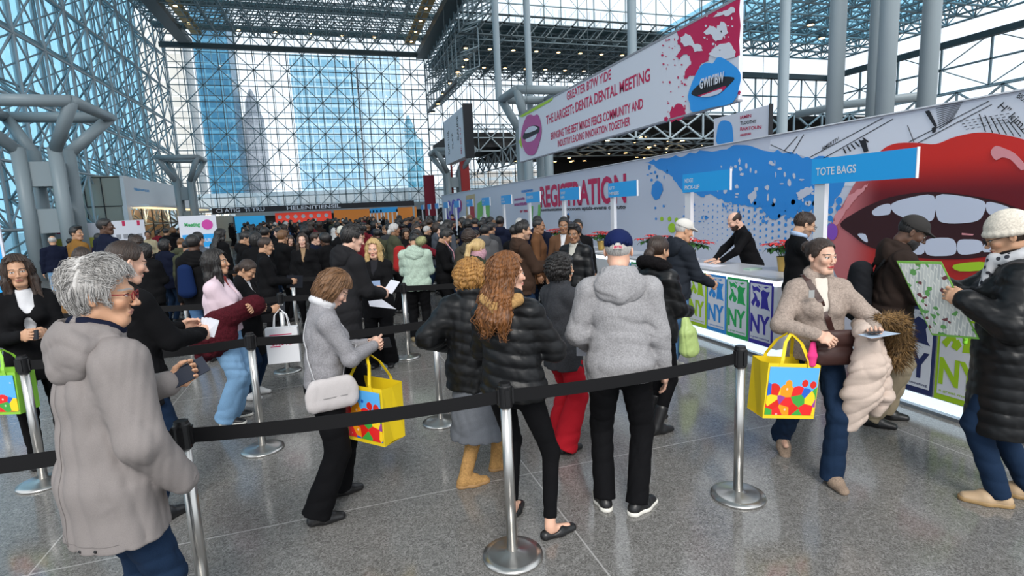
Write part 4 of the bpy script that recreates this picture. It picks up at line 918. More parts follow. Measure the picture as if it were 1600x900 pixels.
def counter(y0, y1, label, pm, side=True):
    o = empty('reception_counter', (0, 0, 0), 0, label, 'counter', 'reception counters')
    MB().box((XC + .0, y0, .14), (XC + .72, y1, .90)).build('counter_body', WHITE, o)
    MB().box((XC - .03, y0 - .01, .965), (XC + .76, y1 + .01, 1.0)).build('worktop', plain('grey worktop', (.5, .51, .54), .3), o, bevel=.006)
    MB().box((XC - .01, y0, .90), (XC + .73, y1, .965)).build('light_band', GLOW, o)
    MB().box((XC + .03, y0 + .02, .03), (XC + .69, y1 - .02, .14)).build('plinth_light', plain('lit plinth', (.7, .87, 1), .4, emit=1.1), o)
    MB().box((XC - .03, y0 - .02, .0), (XC + .72, y1 + .02, .03)).build('plinth_rail', plain('counter rail', (.25, .27, .3), .3, .6), o)
    for i, (mt, nm) in enumerate(pm): poster(y0 + .06 + .405 * i, mt, o, nm + ' bordered poster')
    if side: MB().box((XC + .12, y0 - .012, .60), (XC + .34, y0, .645)).build('side_grip', plain('grip', (.35, .36, .38), .3, .7), o)
    return o
counter(5.01, 7.26, 'white lit counter with indigo, green and blue posters where the bald clerk leans', PM)
counter(1.55, 4.02, 'white lit counter with navy and lime posters under the big lips', [(plain('olive print', (.3, .5, .02), .5), 'olive'), (BLUE, 'blue'), (GREEN, 'green'), (LIME, 'lime'), (NAVYP, 'navy')], False)
for k in range(1, 11):
    a = 5.01 + 2.45 * k; counter(a, a + 2.25, 'white lit reception counter in the row behind the queue', PM[:3] if k < 3 else [], False)

# ------------------------------------------------------------------ sign posts
ST = ['TOTE BAGS', 'NDGE\nPICK-UP', 'ETTI\nMEMBERS', 'MANUF\nREPS', 'EXHIBITOR', 'BADGE\nREPRINT', 'VISITOR\nDESK', 'STUDENT']
SL = ['big sky-blue sign on a white post reading TOTE BAGS', 'sky-blue sign on a white post reading NDGE PICK-UP', 'sky-blue sign in front of the last letters of the title', 'small sky-blue sign in front of the middle of the title', 'sky-blue sign just before the R of the title', 'sky-blue sign on a white post standing before the small crimson lines', 'sky-blue sign on a white post between green stripes', 'sky-blue sign in front of the tan panel']
for k in range(13):
    y = 4.9 + 2.45 * k; wd = (1.19 if k == 0 else 1.08)
    o = empty('sign_post', (5.3, y, 0), 0, SL[k] if k < 8 else 'distant sky-blue sign on a white post at the far end of the counter row', 'sign', 'blue signs over the counters')
    MB().box((0, -.07, 0), (.06, .07, 2.06)).build('post', WHITE, o)
    MB().box((-.03, .09 - wd, 2.06), (-.002, .09, 2.34)).build('sign_board', SKY, o); MB().box((-.032, .09 - wd - .008, 2.055), (0, .09 - wd, 2.345)).build('edge_strip', WHITE, o)
    if k < 8:
        L_ = ST[k].split('\n')
        for i, q in enumerate(L_):
            h_ = .085 if len(L_) == 1 else .06; z = (2.155 if k == 0 else 2.165) if len(L_) == 1 else 2.21 - i * .105
            letters(q, (-.03, .03, z), (-.03, .03 - .052 * len(q) * (1 if len(L_) > 1 else 1.08), z), h_, WHITE, o, NX, .003, .012)

# ------------------------------------------------------------------ hanging banner
XB = 6.0
hb = tag(MB().box((XB, 7.08, 3.42), (XB + .07, 17.3, 4.86)).build('hanging_banner', WHT), 'long white hanging banner with blue lips, magenta lips and crimson title over the counters', 'banner')
MB().box((XB - .01, 7.08, 4.86), (XB + .08, 17.3, 4.9)).box((XB - .01, 7.08, 3.39), (XB + .08, 17.3, 3.42)).build('banner_rail', GREY, hb)
bars('cable', [((XB + .03, y, 4.9), (XB + .03, y, 18.9)) for y in (8, 12.2, 16.5)], .008, STEELD, hb)
Lb = lambda name, polys, mat, d: layer(name, polys, mat, d, hb, XB)
Lb('crimson_splash', [ragged([(1056, 47), (1080, 35), (1110, 20), (1135, 6), (1156, -6), (1156, 86), (1146, 90), (1138, 82), (1126, 70), (1112, 78), (1106, 96), (1096, 100), (1088, 120), (1078, 118), (1072, 124), (1070, 112), (1080, 100), (1078, 88), (1068, 84), (1062, 92), (1056, 88), (1064, 76), (1058, 66), (1060, 56)], 1.3, 8, 4), ragged([(1047, 190), (1046, 176), (1054, 164), (1066, 162), (1072, 178), (1064, 186)], 1.5, 2, 4)], CRIM, 1)
r = random.Random(4)
Lb('crimson_drops', [blob((r.uniform(1034, 1074), r.uniform(50, 175)), r.uniform(.4, 1.7), r.uniform(.5, 2.2), i, 8) for i in range(48)] + [blob((1155, 145), 2, 4, 2), blob((1041, 186), 3, 4, 3)], CRIM, 2)
Lb('white_flecks', [ragged([(1062, 58), (1072, 52), (1080, 58), (1086, 68), (1096, 72), (1097, 78), (1086, 80), (1080, 72), (1070, 72), (1064, 66)], 1.2, 5, 3), ragged([(1100, 52), (1110, 40), (1120, 44), (1126, 34), (1136, 40), (1138, 52), (1128, 62), (1118, 64), (1112, 56)], 1.8, 7, 3), ragged([(1112, 28), (1124, 20), (1136, 16), (1146, 10), (1150, 16), (1142, 24), (1130, 24)], 1.5, 9, 3), ragged([(1108, 84), (1120, 72), (1138, 66), (1150, 80), (1146, 92), (1124, 90)], 2, 3, 3)] + [blob((r.uniform(1095, 1150), r.uniform(15, 85)), r.uniform(.5, 2), r.uniform(.6, 2.6), i + 60, 8) for i in range(26)], WHT, 3)
Lb('blue_lips', [smoothp([(1075, 150), (1083, 125), (1095, 103), (1106, 98), (1114, 99), (1122, 89), (1137, 95), (1156, 112), (1156, 132), (1145, 160), (1112, 168), (1082, 175), (1078, 162)], 3)], BLUL, 4)
Lb('mouth', [smoothp([(1080, 146), (1092, 132), (1104, 124), (1118, 120), (1147, 121), (1140, 132), (1128, 141), (1110, 147), (1092, 151)], 3)], INK, 5)
Lb('tongue', [smoothp([(1090, 150), (1110, 143), (1134, 134), (1128, 143), (1108, 149)], 3)], CRIM, 6)
Lb('tooth_row', [smoothp([(1094, 151), (1112, 144), (1128, 139), (1124, 146), (1108, 151)], 3)], TOOTH, 7)
letters('GWIYIBW', PX(1094, 139, XB - .035), PX(1132, 127, XB - .035), .15, WHT, hb, NX, .01, .03)
Lb('lime_corner', [[(811, 182), (840, 160), (864, 150), (862, 157), (840, 170), (816, 183)], [(811, 222), (815, 210), (816, 225), (815, 232)]], LIME, 2)
Lb('magenta_lips', [smoothp([(815, 204), (822, 183), (829, 179), (834, 181), (840, 179), (845, 192), (846, 208), (842, 225), (837, 239), (829, 243), (821, 238), (815, 222)], 3)], PINKL, 3)
Lb('mouth', [smoothp([(817, 213), (824, 200), (835, 196), (843, 199), (841, 208), (832, 212), (820, 218)], 3)], INK, 4)
Lb('tooth_row', [smoothp([(820, 208), (826, 199), (835, 197), (840, 201), (830, 206)], 3), smoothp([(821, 218), (830, 214), (839, 209), (834, 219), (824, 222)], 3)], TOOTH, 5)
for s, a, b_, h_ in (("GREATER B'7W YIDE", (886, 156), (955, 124), .20), ('THE LARGESTt DENTA DENTAL MEETING', (854, 196), (1016, 124), .235), ('BRINGING THE BEST MINDS FEBCB COMMUNITY AND', (861, 217), (1005, 171), .19), ('INDUSTRY LEADING INNOVATION TOGETHER', (872, 228), (985, 197), .17)):
    A = PX(*a, XB); B = PX(*b_, XB); z = (A[2] + B[2]) / 2; A[2] = B[2] = z; letters(s, A, B, h_, CRIM, hb, NX, .006, .02)
# other hanging boards
hs = tag(MB().box((8, 33.2, 5.15), (8.5, 39.2, 8.1)).build('hanging_board', WHT), 'square white hanging board with dark sideways lettering over the far pillar', 'sign')
MB().box((7.98, 33.0, 5.05), (8.55, 33.2, 8.25)).build('dark_edge', INK, hs)
bars('cable', [((8.2, y, 8.1), (8.2, y, 18.9)) for y in (34, 38)], .02, STEELD, hs)
for s, y, z0, z1, h_ in (('TUTR: LUA', 37.6, 5.7, 7.3, .5), ('PLAZ', 36.4, 6, 7.0, .35), ('GAUDE', 34.6, 6.3, 7.8, .45), ('MI: IO TU', 34.0, 5.4, 7.0, .3)): letters(s, (8, y, z0), (8, y, z1), h_, INK if h_ > .3 else CRIM, hs, NX, .01, .01, up=(0, 1, 0))
ds = tag(MB().box((9, 9.66, 3.0), (9.06, 11.45, 3.86)).build('hanging_poster', WHT), 'small hanging poster with a blue tooth figure at the end of the long banner', 'sign')
layer('blue_figure', [smoothp([(1121, 225), (1120, 208), (1124, 192), (1132, 188), (1142, 192), (1145, 205), (1144, 225)], 3)], BLUL, 1, ds, 9.0)
bars('cable', [((9.03, y, 3.86), (9.03, y, 12.6)) for y in (9.9, 11.2)], .006, STEELD, ds)
for i in range(4): letters(('IAMIN', 'TLOOTHTOOTH', 'RARTOUNT', 'uaua'), PX(1157, 186 + i * 9, 9), PX(1172 + (i % 3) * 10, 183 + i * 9, 9), .07, CRIM if i != 1 else INK, ds, NX, .01, .02) if False else letters(['IAMIN', 'TLOOTHT', 'RARTOUN', 'uauauaa'][i], PX(1157, 186 + i * 9, 9), PX(1174 + (i % 3) * 8, 183 + i * 9, 9), .07, CRIM if i != 1 else INK, ds, NX, .01, .02)
MB().box((8.98, 9.64, 3.0), (9.08, 9.66, 3.88)).build('edge', INK, ds)
tb = tag(MB().box((9.2, 5.2, 5.3), (9.3, 6.1, 6.6)).build('hanging_board', WHT), 'white board hanging high beside the four-pipe pillar', 'sign'); bars('cable', [((9.25, 5.6, 6.6), (9.25, 5.6, 12))], .006, STEELD, tb)

# ------------------------------------------------------------------ kiosk, boards and far stands
ki = empty('kiosk_building', (0, 0, 0), 0, 'beige and white shop building with a lit glass front beside the lattice wall', 'building')
BEI = plain('beige panel', (.36, .36, .31), .6)
MB().box((-15.6, 39.4, 0), (-12.05, 39.6, 4.85)).build('side_wall', BEI, ki)
bars('panel_joint', [((x, 39.37, 0), (x, 39.37, 4.85)) for x in (-15, -14, -13.1)] + [((-15.6, 39.37, 3.1), (-12, 39.37, 3.1))], .03, INK, ki)
MB().box((-15.6, 39.4, 4.8), (-12.05, 58, 4.9)).build('roof', BEI, ki)
MB().box((-12.1, 39.3, 3.1), (-11.9, 58, 4.9)).box((-12.15, 39.3, 0), (-11.9, 39.9, 3.1)).build('fascia', WHITE, ki)
MB().box((-11.9, 39.9, 3.0), (-10.9, 58, 3.16)).build('awning', WHITE, ki)
MB().box((-11.85, 40, 2.94), (-11.0, 57.8, 2.99)).build('awning_light', plain('warm strip', (1, .72, .38), .5, emit=1.6), ki)
mb = MB()
for y in np.arange(39.9, 58, 2.2): mb.box((-12.02, y, 0), (-11.95, y + .07, 3.1))
mb.box((-12.02, 39.9, 1.95), (-11.95, 58, 2.02)).build('shop_frame', INK, ki)
MB().box((-12.0, 39.9, 0), (-11.98, 58, 3.05)).build('shop_glass', GLASS, ki)
MB().box((-14.5, 39.9, 0), (-14.4, 58, 3.05)).build('back_wall', plain('warm interior', (.55, .36, .2), .6), ki)
MB().box((-14.38, 41.0, 1.9), (-14.3, 43.5, 2.8)).build('menu_board', plain('menu red', (.5, .03, .02), .5), ki)
for y in (43, 48, 54): lamp('kiosk_fill', 'POINT', (-13, y, 2.7), (0, 0, 0), 90, (1, .7, .4), shadow_soft_size=.3)  # point lights added inside to give the shop a warm glow
letters('naunoruun', (-11.9, 41, 4.1), (-11.9, 44.0, 4.1), .22, SKY, ki, (1, 0, 0), .01, .02)
# standing boards on the walkway side
def board(x, y, wd, z0, z1, label, rz=0, body=WHT):
    o = empty('standing_banner', (x, y, 0), R(rz), label, 'banner')
    MB().box((-wd / 2, 0, z0), (wd / 2, .04, z1)).build('banner_sheet', body, o); MB().box((-wd / 2, -.15, 0), (wd / 2, .2, .05)).box((-.02, .04, .05), (.02, .06, z1)).build('banner_stand', STEELD, o); return o
b1 = board(-5.78, 11.35, .95, .4, 2.1, 'blue and white standing banner at the edge of the frame behind the seated queue side')
MB().box((-.42, -.004, .45), (.44, 0, 1.8)).build('blue_field', SKY, b1)
for i, s in enumerate(('AUTORA', 'SOCIETY', 'TEIYCI', 'NUTTTUT')): letters(s, (-.1 + .0, 0, 1.55 - i * .17 - (i > 1) * .06), (.40, 0, 1.55 - i * .17 - (i > 1) * .06), .08, WHT, b1, (0, -1, 0), .008, .02)
MB().box((.25, -.004, 1.88), (.40, 0, 2.06)).build('red_badge', CRIM, b1)
b2 = board(-3.32, 15.9, .86, .1, 2.1, 'blue and white standing banner with a pink badge beside the walkway')
MB().box((-.38, -.004, .15), (.38, 0, 1.62)).build('blue_field', SKY, b2); MB().tube([(.22, -.006, 1.86), (.22, 0, 1.86)], .13, 16).build('pink_badge', plain('pink badge', (.6, .05, .35), .5), b2)
for i, s in enumerate(('UTIDA UNIVURU', 'USPUTS', 'GORSTS')): letters(s, (-.3 + i * .06, 0, 1.42 - i * .22), (.3 - i * .08, 0, 1.42 - i * .22), .09, WHT, b2, (0, -1, 0), .008, .02)
letters('Meeting', (-.3, 0, 1.83), (.05, 0, 1.83), .1, GREEN, b2, (0, -1, 0), .008, .03)
b3 = board(-10.0, 26.6, 2.9, .1, 2.08, 'long poster wall with red headings and a yellow green picture', 8)
b4 = board(-7.9, 25.9, 1.1, .1, 2.12, 'white poster panel with rows of small grey pictures beside the yellow green poster', 8)
MB().box((-1.2, -.004, .6), (1.2, 0, 1.5)).build('picture', plain('yellow green picture', (.5, .5, .08), .6), b3); MB().box((-.9, -.008, .75), (.9, -.004, 1.1)).build('picture_band', plain('terracotta', (.45, .18, .12), .6), b3)
letters('TSEP LUTTTER', (-.7, 0, 1.7), (.4, 0, 1.7), .2, CRIM, b3, (0, -1, 0), .008, .03)
mb = MB()
for i in range(4):
    for j in range(4): mb.box((-.45 + i * .24, -.004, .4 + j * .33), (-.29 + i * .24, 0, .58 + j * .33))
mb.build('picture_grid', GREY, b4); MB().box((-.2, -.004, 1.9), (-.1, 0, 2.1)).box((.3, -.004, 1.9), (.4, 0, 2.1)).build('red_tag', CRIM, b4)
# far stands
def stand(name, x0, x1, y, z0, z1, mat, label, cat='booth'):
    o = empty(name, ((x0 + x1) / 2, y, 0), 0, label, cat); a = (x1 - x0) / 2
    MB().box((-a, 0, z0), (a, .3, z1)).build('front_panel', mat, o); MB().box((-a, .05, 0), (-a + .15, .25, z0)).box((a - .15, .05, 0), (a, .25, z0)).build('post', STEELL, o); return o
OR = plain('orange lit wall', (.55, .19, .03), .5, emit=.3); RD = plain('red lit panel', (.85, .06, .03), .5, emit=.35)
s1 = stand('food_stand', -4.6, -.1, 50, 1.5, 2.35, RD, 'red lit stand front with white emblems at the far end of the hall')
mb = MB()
for i in range(7): mb.tube([(-1.9 + i * .62, -.02, 2.0), (-1.9 + i * .62, 0, 2.0)], .17, 10)
mb.build('emblem', WHT, s1)
s2 = stand('lit_stand', .1, 7.4, 51, .8, 2.4, OR, 'wide orange lit stand at the far end of the hall')
s3 = stand('entrance_header', -9.2, 7.0, 49.5, 2.5, 2.95, INK, 'dark header beam with white letters over the far stands', 'sign')
letters('HELENITIENSIL', (-2.5, 0, 2.58), (1.8, 0, 2.58), .3, WHT, s3, (0, -1, 0), .01, .02); letters('CI ATIG  TI TRU', (-7.8, 0, 2.58), (-4.2, 0, 2.58), .3, WHT, s3, (0, -1, 0), .01, .02)
s4 = stand('blue_stand', -7.4, -5.2, 48, .9, 2.2, plain('blue lit panel', (.03, .4, .8), .5, emit=.3), 'blue screen stand under the dark header')
s5 = stand('grey_stand', -9.4, -7.6, 48.4, .3, 2.3, BEI, 'grey panel stand beside the blue screen')
for i in range(4):
    c = empty('registration_arch', (3.5 + .1 * i, 46.5 - 2.3 * i, 0), 0, 'white arch with a blue header at the far end of the counter row', 'arch', 'white arches with blue headers')
    MB().box((-.6, 0, 0), (-.5, .1, 2.2)).box((.5, 0, 0), (.6, .1, 2.2)).build('arch_post', WHITE, c); MB().box((-.6, 0, 2.0), (.6, .1, 2.35)).build('blue_header', SKY, c)
s6 = stand('red_banner', 8.4, 9.4, 52, 1.5, 5.3, plain('dark red cloth', (.22, .01, .03), .7), 'tall dark red banner beside the far pillar', 'banner')
bo = empty('freight_box', (22, 40, 0), 0, 'pale boxed stands above the backdrop in the dark bay', 'booth'); MB().box((-3, 0, 0), (0, 2, 4.2)).box((2.5, -3, 0), (6, -1, 4.6)).build('box_panel', plain('taupe box', (.3, .27, .22), .7), bo)

# ------------------------------------------------------------------ queue stanchions
CHROME = plain('brushed steel', (.55, .54, .52), .28, .95); BLK = plain('black webbing', (.005, .005, .006), .7, spec=.25); BLKP = plain('black plastic', (.008, .008, .009), .4, spec=.4)
def stanchion(x, y, label, grp, to=None):
    o = empty('stanchion', (x, y, 0), 0, label, 'stanchion', grp)
    MB().lathe([(.168, 0), (.172, .006), (.170, .016), (.13, .024), (.05, .034), (.034, .045)], n=48).build('base', CHROME, o, smooth=True)
    MB().lathe([(.030, .03), (.030, .89)], n=24).build('pole', CHROME, o, smooth=True)
    MB().lathe([(.031, .88), (.038, .885), (.038, 1.0), (.033, 1.006), (.031, 1.02), (.012, 1.022)], n=24).build('belt_head', BLKP, o, smooth=False)
    mb = MB()
    for a in range(4): c, s = math.cos(a * math.pi / 2), math.sin(a * math.pi / 2); mb.box((.034 * c - .012, .034 * s - .012, .90), (.034 * c + .012, .034 * s + .012, .99))
    mb.build('belt_clip', BLKP, o)
    if to:
        d = V3(to[0] - x, to[1] - y, 0); n = 10; P = []
        L = np.linalg.norm(d); u = d / L
        mb = MB(); nrm = V3(-u[1], u[0], 0) * .0012; v = []
        for i in range(n + 1):
            t = i / n; p = u * .036 + (d - 2 * .036 * u) * t; sag = -.022 * 4 * t * (1 - t)
            for e in (-1, 1):
                for z in (.905, .978): v.append(p + nrm * e + V3(0, 0, z + sag))
        f = []
        for i in range(n):
            a = i * 4; f += [(a, a + 4, a + 5, a + 1), (a + 2, a + 3, a + 7, a + 6), (a, a + 2, a + 6, a + 4), (a + 1, a + 5, a + 7, a + 3)]
        f += [(0, 1, 3, 2), (n * 4, n * 4 + 2, n * 4 + 3, n * 4 + 1)]
        mb.add(v, f).build('belt', BLK, o)
    return o
row1 = [(-2.35, 2.9), (-.77, 2.84), (.80, 2.71), (2.38, 2.75)]
lab = ['front-row stanchion beyond the grey jacketed man, holding the belt at the frame edge', 'steel stanchion beside the grey jacketed man, front row', 'steel stanchion in front of the woman in the black puffer, front row', 'steel stanchion at the end of the front row beside the woman with the cream coat']
for i, (p, l) in enumerate(zip(row1, lab)): stanchion(*p, l, None, row1[i + 1] if i < 3 else None)
row2 = [(-2.3, 4.9), (-.74, 4.87), (.79, 4.82)]
for i, (p, l) in enumerate(zip(row2, ['second-row stanchion standing beyond the grey jacketed man', 'second-row stanchion in front of the woman in pink sweater', 'second-row stanchion behind the black puffer, beside tan boots'])): stanchion(*p, l, None, row2[i + 1] if i < 2 else None)
row3 = [(-3.89, 7.7), (-2.3, 7.45), (-.72, 7.34), (.81, 7.29), (2.36, 7.3)]
for i, (p, l) in enumerate(zip(row3, ['third-row stanchion at the frame edge beside the woman with phone', 'third-row stanchion behind the grey-haired man', 'third-row stanchion between white shopping bag and bob-haired woman', 'third-row stanchion in front of the mint hooded top', 'third-row stanchion beyond the curly dark-haired woman'])): stanchion(*p, l, None, row3[i + 1] if i < 4 else None)
for y in (9.5, 11.9, 14.6, 17):
    xs = (-2.3, -.72, .82, 2.38)
    for i, x in enumerate(xs): stanchion(x, y, 'steel stanchion standing among the crowd behind the third row', 'stanchions among the crowd', (xs[i + 1], y) if i < 3 else None)

# ------------------------------------------------------------------ poinsettias
def leaf(c, d, up, L, wd, mb, m, droop=.3):
    d = unit(d); s = unit(np.cross(d, up)); up = unit(np.cross(s, d)); v = []
    for t, ww, dz in ((0, .08, 0), (.3, .8, .06), (.6, 1, .02), (.85, .5, -.1), (1, .02, -.25)):
        p = c + d * L * t + up * L * (dz * (1 + droop)); v += [p - s * wd * ww / 2 + up * L * .03, p, p + s * wd * ww / 2 + up * L * .03]
    f = []
    for i in range(4):
        a = i * 3; f += [(a, a + 1, a + 4, a + 3), (a + 1, a + 2, a + 5, a + 4)]
    v2 = [p - up * .002 for p in v]; mb.add(v, f, m); mb.add(v2, [q[::-1] for q in f], m)
def poinsettia(x, y, z, label, s=1.):
    o = empty('potted_poinsettia', (x, y, z), 0, label, 'plant', 'poinsettias on the counters')
    MB().lathe([(.062, 0), (.066, .02), (.085, .17), (.09, .175), (.09, .19), (.078, .19), (.075, .16)], n=28).build('pot', plain('gold pot', (.55, .36, .10), .3, .55), o, smooth=True)
    r = random.Random(int(y * 7)); st = MB(); gr = MB(); rd = MB()
    for i in range(9):
        a = i * 2.4; rr = .05 + .10 * (i % 3) / 2; top_ = V3(rr * 1.7 * math.cos(a), rr * 1.7 * math.sin(a), .33 + .07 * r.random() - rr * .4)
        st.tube([(0.02 * math.cos(a), .02 * math.sin(a), .15), top_ * .6 + V3(0, 0, .08), top_], .005, 5)
        for k in range(8):
            b_ = k * .785 + r.random() * .4; leaf(top_, V3(math.cos(b_), math.sin(b_), .25), V3(0, 0, 1), .10 + .03 * r.random(), .055, rd, 0)
        for k in range(5):
            b_ = a + k * 1.3; leaf(top_ * .75 + V3(0, 0, .04), V3(math.cos(b_), math.sin(b_), -.15), V3(0, 0, 1), .13, .07, gr, 0)
    st.build('stem', plain('stem green', (.06, .16, .03), .6), o); gr.build('leaf_cluster', plain('leaf green', (.025, .10, .02), .5), o); rd.build('red_bracts', plain('bract red', (.62, .018, .015), .5), o); return o
po = poinsettia(5.36, 5.45, 1.0, 'red poinsettia in a gold pot on the nearest corner of the lit counter')
dup(po, (5.05, 6.95, 1.0), 'red poinsettia half hidden behind the man in the white cap', rz=1)
dup(po, (5.2, 8.1, 1.0), 'red poinsettia just over the dark-haired woman with the tied hair', rz=2)
dup(po, (5.2, 10.1, 1.0), 'red poinsettia just beside the navy baseball cap', rz=3)
dup(po, (5.2, 12.6, 1.0), 'red poinsettia behind the man in the open black jacket', rz=4)
MB_ = MB
pp = tag(MB().box((0, 0, 0), (.21, .29, .004)).box((.02, .3, 0), (.2, .5, .003)).build('paper_sheets', WHT), 'loose papers lying on the counter before the bald clerk', 'paper'); pp.location = (5.0, 6.35, 1.0)
pb = tag(MB().box((0, 0, 0), (.2, .12, .02)).build('leaflet_stack', plain('leaflet', (.4, .55, .45), .5)), 'small stack of greenish leaflets beside the poinsettia pot', 'leaflets'); pb.location = (5.1, 5.75, 1.0)

# ------------------------------------------------------------------ the people in the queue and at the counters
from mathutils.bvhtree import BVHTree
SK = dict(pale=skinmat('pale', (.70, .43, .32), (.48, .20, .17), (.12, .07, .04)), rosy=skinmat('rosy', (.72, .42, .30), (.55, .16, .15), (.10, .05, .03)), elder=skinmat('elder', (.60, .33, .20), (.44, .20, .16), (.35, .32, .30)),
          tan=skinmat('tan', (.50, .28, .17), (.36, .13, .10), (.02, .012, .01)), brown=skinmat('brown', (.30, .155, .085), (.24, .09, .07), (.012, .008, .006)), dark=skinmat('dark', (.105, .052, .032), (.10, .045, .035), (.008, .006, .005)),
          olive=skinmat('olive', (.56, .33, .21), (.42, .17, .14), (.02, .014, .01), stub=(.20, .13, .10)), made=skinmat('made', (.66, .40, .29), (.50, .07, .07), (.03, .018, .012)))
HR = dict(grey=hairmat('grey', (.27, .255, .24), (.74, .72, .70), .5), black=hairmat('black', (.004, .004, .004), (.022, .018, .017), .35), dbrown=hairmat('dbrown', (.010, .006, .004), (.05, .026, .016), .38), brown=hairmat('brown', (.06, .028, .012), (.26, .13, .055), .4),
          auburn=hairmat('auburn', (.05, .018, .006), (.30, .115, .03), .38), ginger=hairmat('ginger', (.18, .075, .018), (.55, .29, .08), .45), blonde=hairmat('blonde', (.26, .15, .045), (.72, .52, .24), .4))
BK = cloth('black cloth', (.0055, .0055, .0065)); BKP = cloth('black shell', (.0045, .005, .006), 'leather'); BKS = plain('black shoe', (.010, .010, .011), .4); BKT = cloth('black trousers', (.004, .004, .005)); NAVY = cloth('navy cloth', (.007, .010, .026))
JEAN = cloth('dark jeans', (.010, .024, .055), 'denim'); JEANL = cloth('light jeans', (.20, .36, .56), 'denim'); JEANM = cloth('mid jeans', (.09, .19, .36), 'denim'); KHAKI = cloth('khaki', (.27, .22, .15)); CHAR = cloth('charcoal knit', (.040, .042, .048), 'knit')
def who(x, y, th, h, label, skin, hair, tops, bot=None, shoe=None, res=.012, hp=('relax', 'relax'), group=None, hres=None, capk=None, gl=None, z=0, **sk):
    J = skel(h, **sk); b = body(J, res, 'person', SK[skin], hp)
    hr = hres or (.0048 if res < .011 else .008); hm = None
    if hair: hm = on_head(J, hair_mesh(hair[0], hr), 'hair', HR[hair[1]], b)
    if len(hair or ()) > 2: on_head(J, hair_mesh('beard', .005 if res < .011 else .008), 'beard', HR[hair[1]], b)
    g = None
    for i, t in enumerate(tops):
        m = t.pop('m'); g_ = top(J, res, m, b, **t); g = g or g_
    if bot: k = dict(bot); f = k.pop('fn', pants); m = k.pop('m'); f(J, res, m, b, **k)
    if shoe: k = dict(shoe); m = k.pop('m'); shoes(J, .007 if res < .011 else .011, m, b, **k)
    if capk: cap(J, capk[0], b, capk[1], capk[2], .006 if res < .011 else .009)
    if gl: glasses(J, gl, b)
    place(b, x, y, th, label, group, z); b['category'] = 'person'
    return J, b, g
def held(o, root, label, cat, group=None):
    o.location = root.location; o.rotation_euler = root.rotation_euler; return tag(o, label, cat, group)
def surf_loop(g, S, E, fw, off=.006, n=40, wd=.014, th=.003, arc=(0, 2 * math.pi)):
    """a strap that follows a garment in a slanting loop from shoulder S to hip E"""
    me = g.data; bv = BVHTree.FromPolygons([v.co[:] for v in me.vertices], [tuple(p.vertices) for p in me.polygons])
    S, E = V3(*S), V3(*E); C = (S + E) / 2; a = (S - E) / 2; L = np.linalg.norm(a); a /= L; b = unit(fw - a * (a @ fw)); nr = np.cross(a, b); pts = []
    for i in range(n + 1):
        t = arc[0] + (arc[1] - arc[0]) * i / n; d = a * math.cos(t) + b * math.sin(t); o = C + d * (L * abs(math.cos(t)) + .45)
        hit = bv.ray_cast(Vector(o), Vector(-d))
        p = np.array(hit[0]) + d * off if hit[0] is not None else C + d * (L * abs(math.cos(t)) + .13 * abs(math.sin(t))); pts.append((p, d))
    q = [pts[0][0]] + [(pts[i - 1][0] + pts[i][0] + pts[i + 1][0]) / 3 for i in range(1, n)] + [pts[-1][0]]
    v = []
    for (p, d), s in zip(pts, q): v += [s - nr * wd - d * 0, s + nr * wd, s + nr * wd + d * th, s - nr * wd + d * th]
    f = [(i * 4 + j, i * 4 + (j + 1) % 4, i * 4 + 4 + (j + 1) % 4, i * 4 + 4 + j) for i in range(n) for j in range(4)] + [(0, 1, 2, 3)[::-1], tuple(n * 4 + j for j in range(4))]
    return MB().add(v, f)
def tote_art():
    k = 'tote'; 
    if k in MATS: return MATS[k]
    m, t, b = nt('tote print'); co = N(t, 'ShaderNodeTexCoord').outputs['Object']
    v = N(t, 'ShaderNodeTexVoronoi', inp={'Vector': co, 'Scale': 15., 'Randomness': 1.}); s = N(t, 'ShaderNodeSeparateColor', inp={0: v.outputs['Color']})
    cr = N(t, 'ShaderNodeValToRGB', inp={0: s.outputs[0]}); e = cr.color_ramp; e.interpolation = 'CONSTANT'
    cols = [(0, (.65, .02, .01)), (.25, (.02, .12, .55)), (.42, (.85, .30, .01)), (.58, (.75, .02, .02)), (.72, (.05, .35, .05)), (.84, (.95, .62, .02)), (.93, (.3, .05, .3))]
    while len(e.elements) < len(cols): e.elements.new(.5)
    for el, (p, c) in zip(e.elements, cols): el.position = p; el.color = (*c, 1)
    z = N(t, 'ShaderNodeSeparateXYZ', inp={0: co}).outputs[2]
    c = MIX(t, MA(t, 'GREATER_THAN', MA(t, 'ADD', z, MA(t, 'MULTIPLY', v.outputs['Distance'], .16)), -.235), cr.outputs[0], (.10, .42, .85))
    t.links.new(MIX(t, MA(t, 'GREATER_THAN', v.outputs['Distance'], .12), MIX(t, .45, c, (.95, .9, .85)), c), b.inputs['Base Color']); b.inputs['Roughness'].default_value = .3; MATS[k] = m; return m
YEL = plain('yellow bag', (.80, .58, .015), .4)
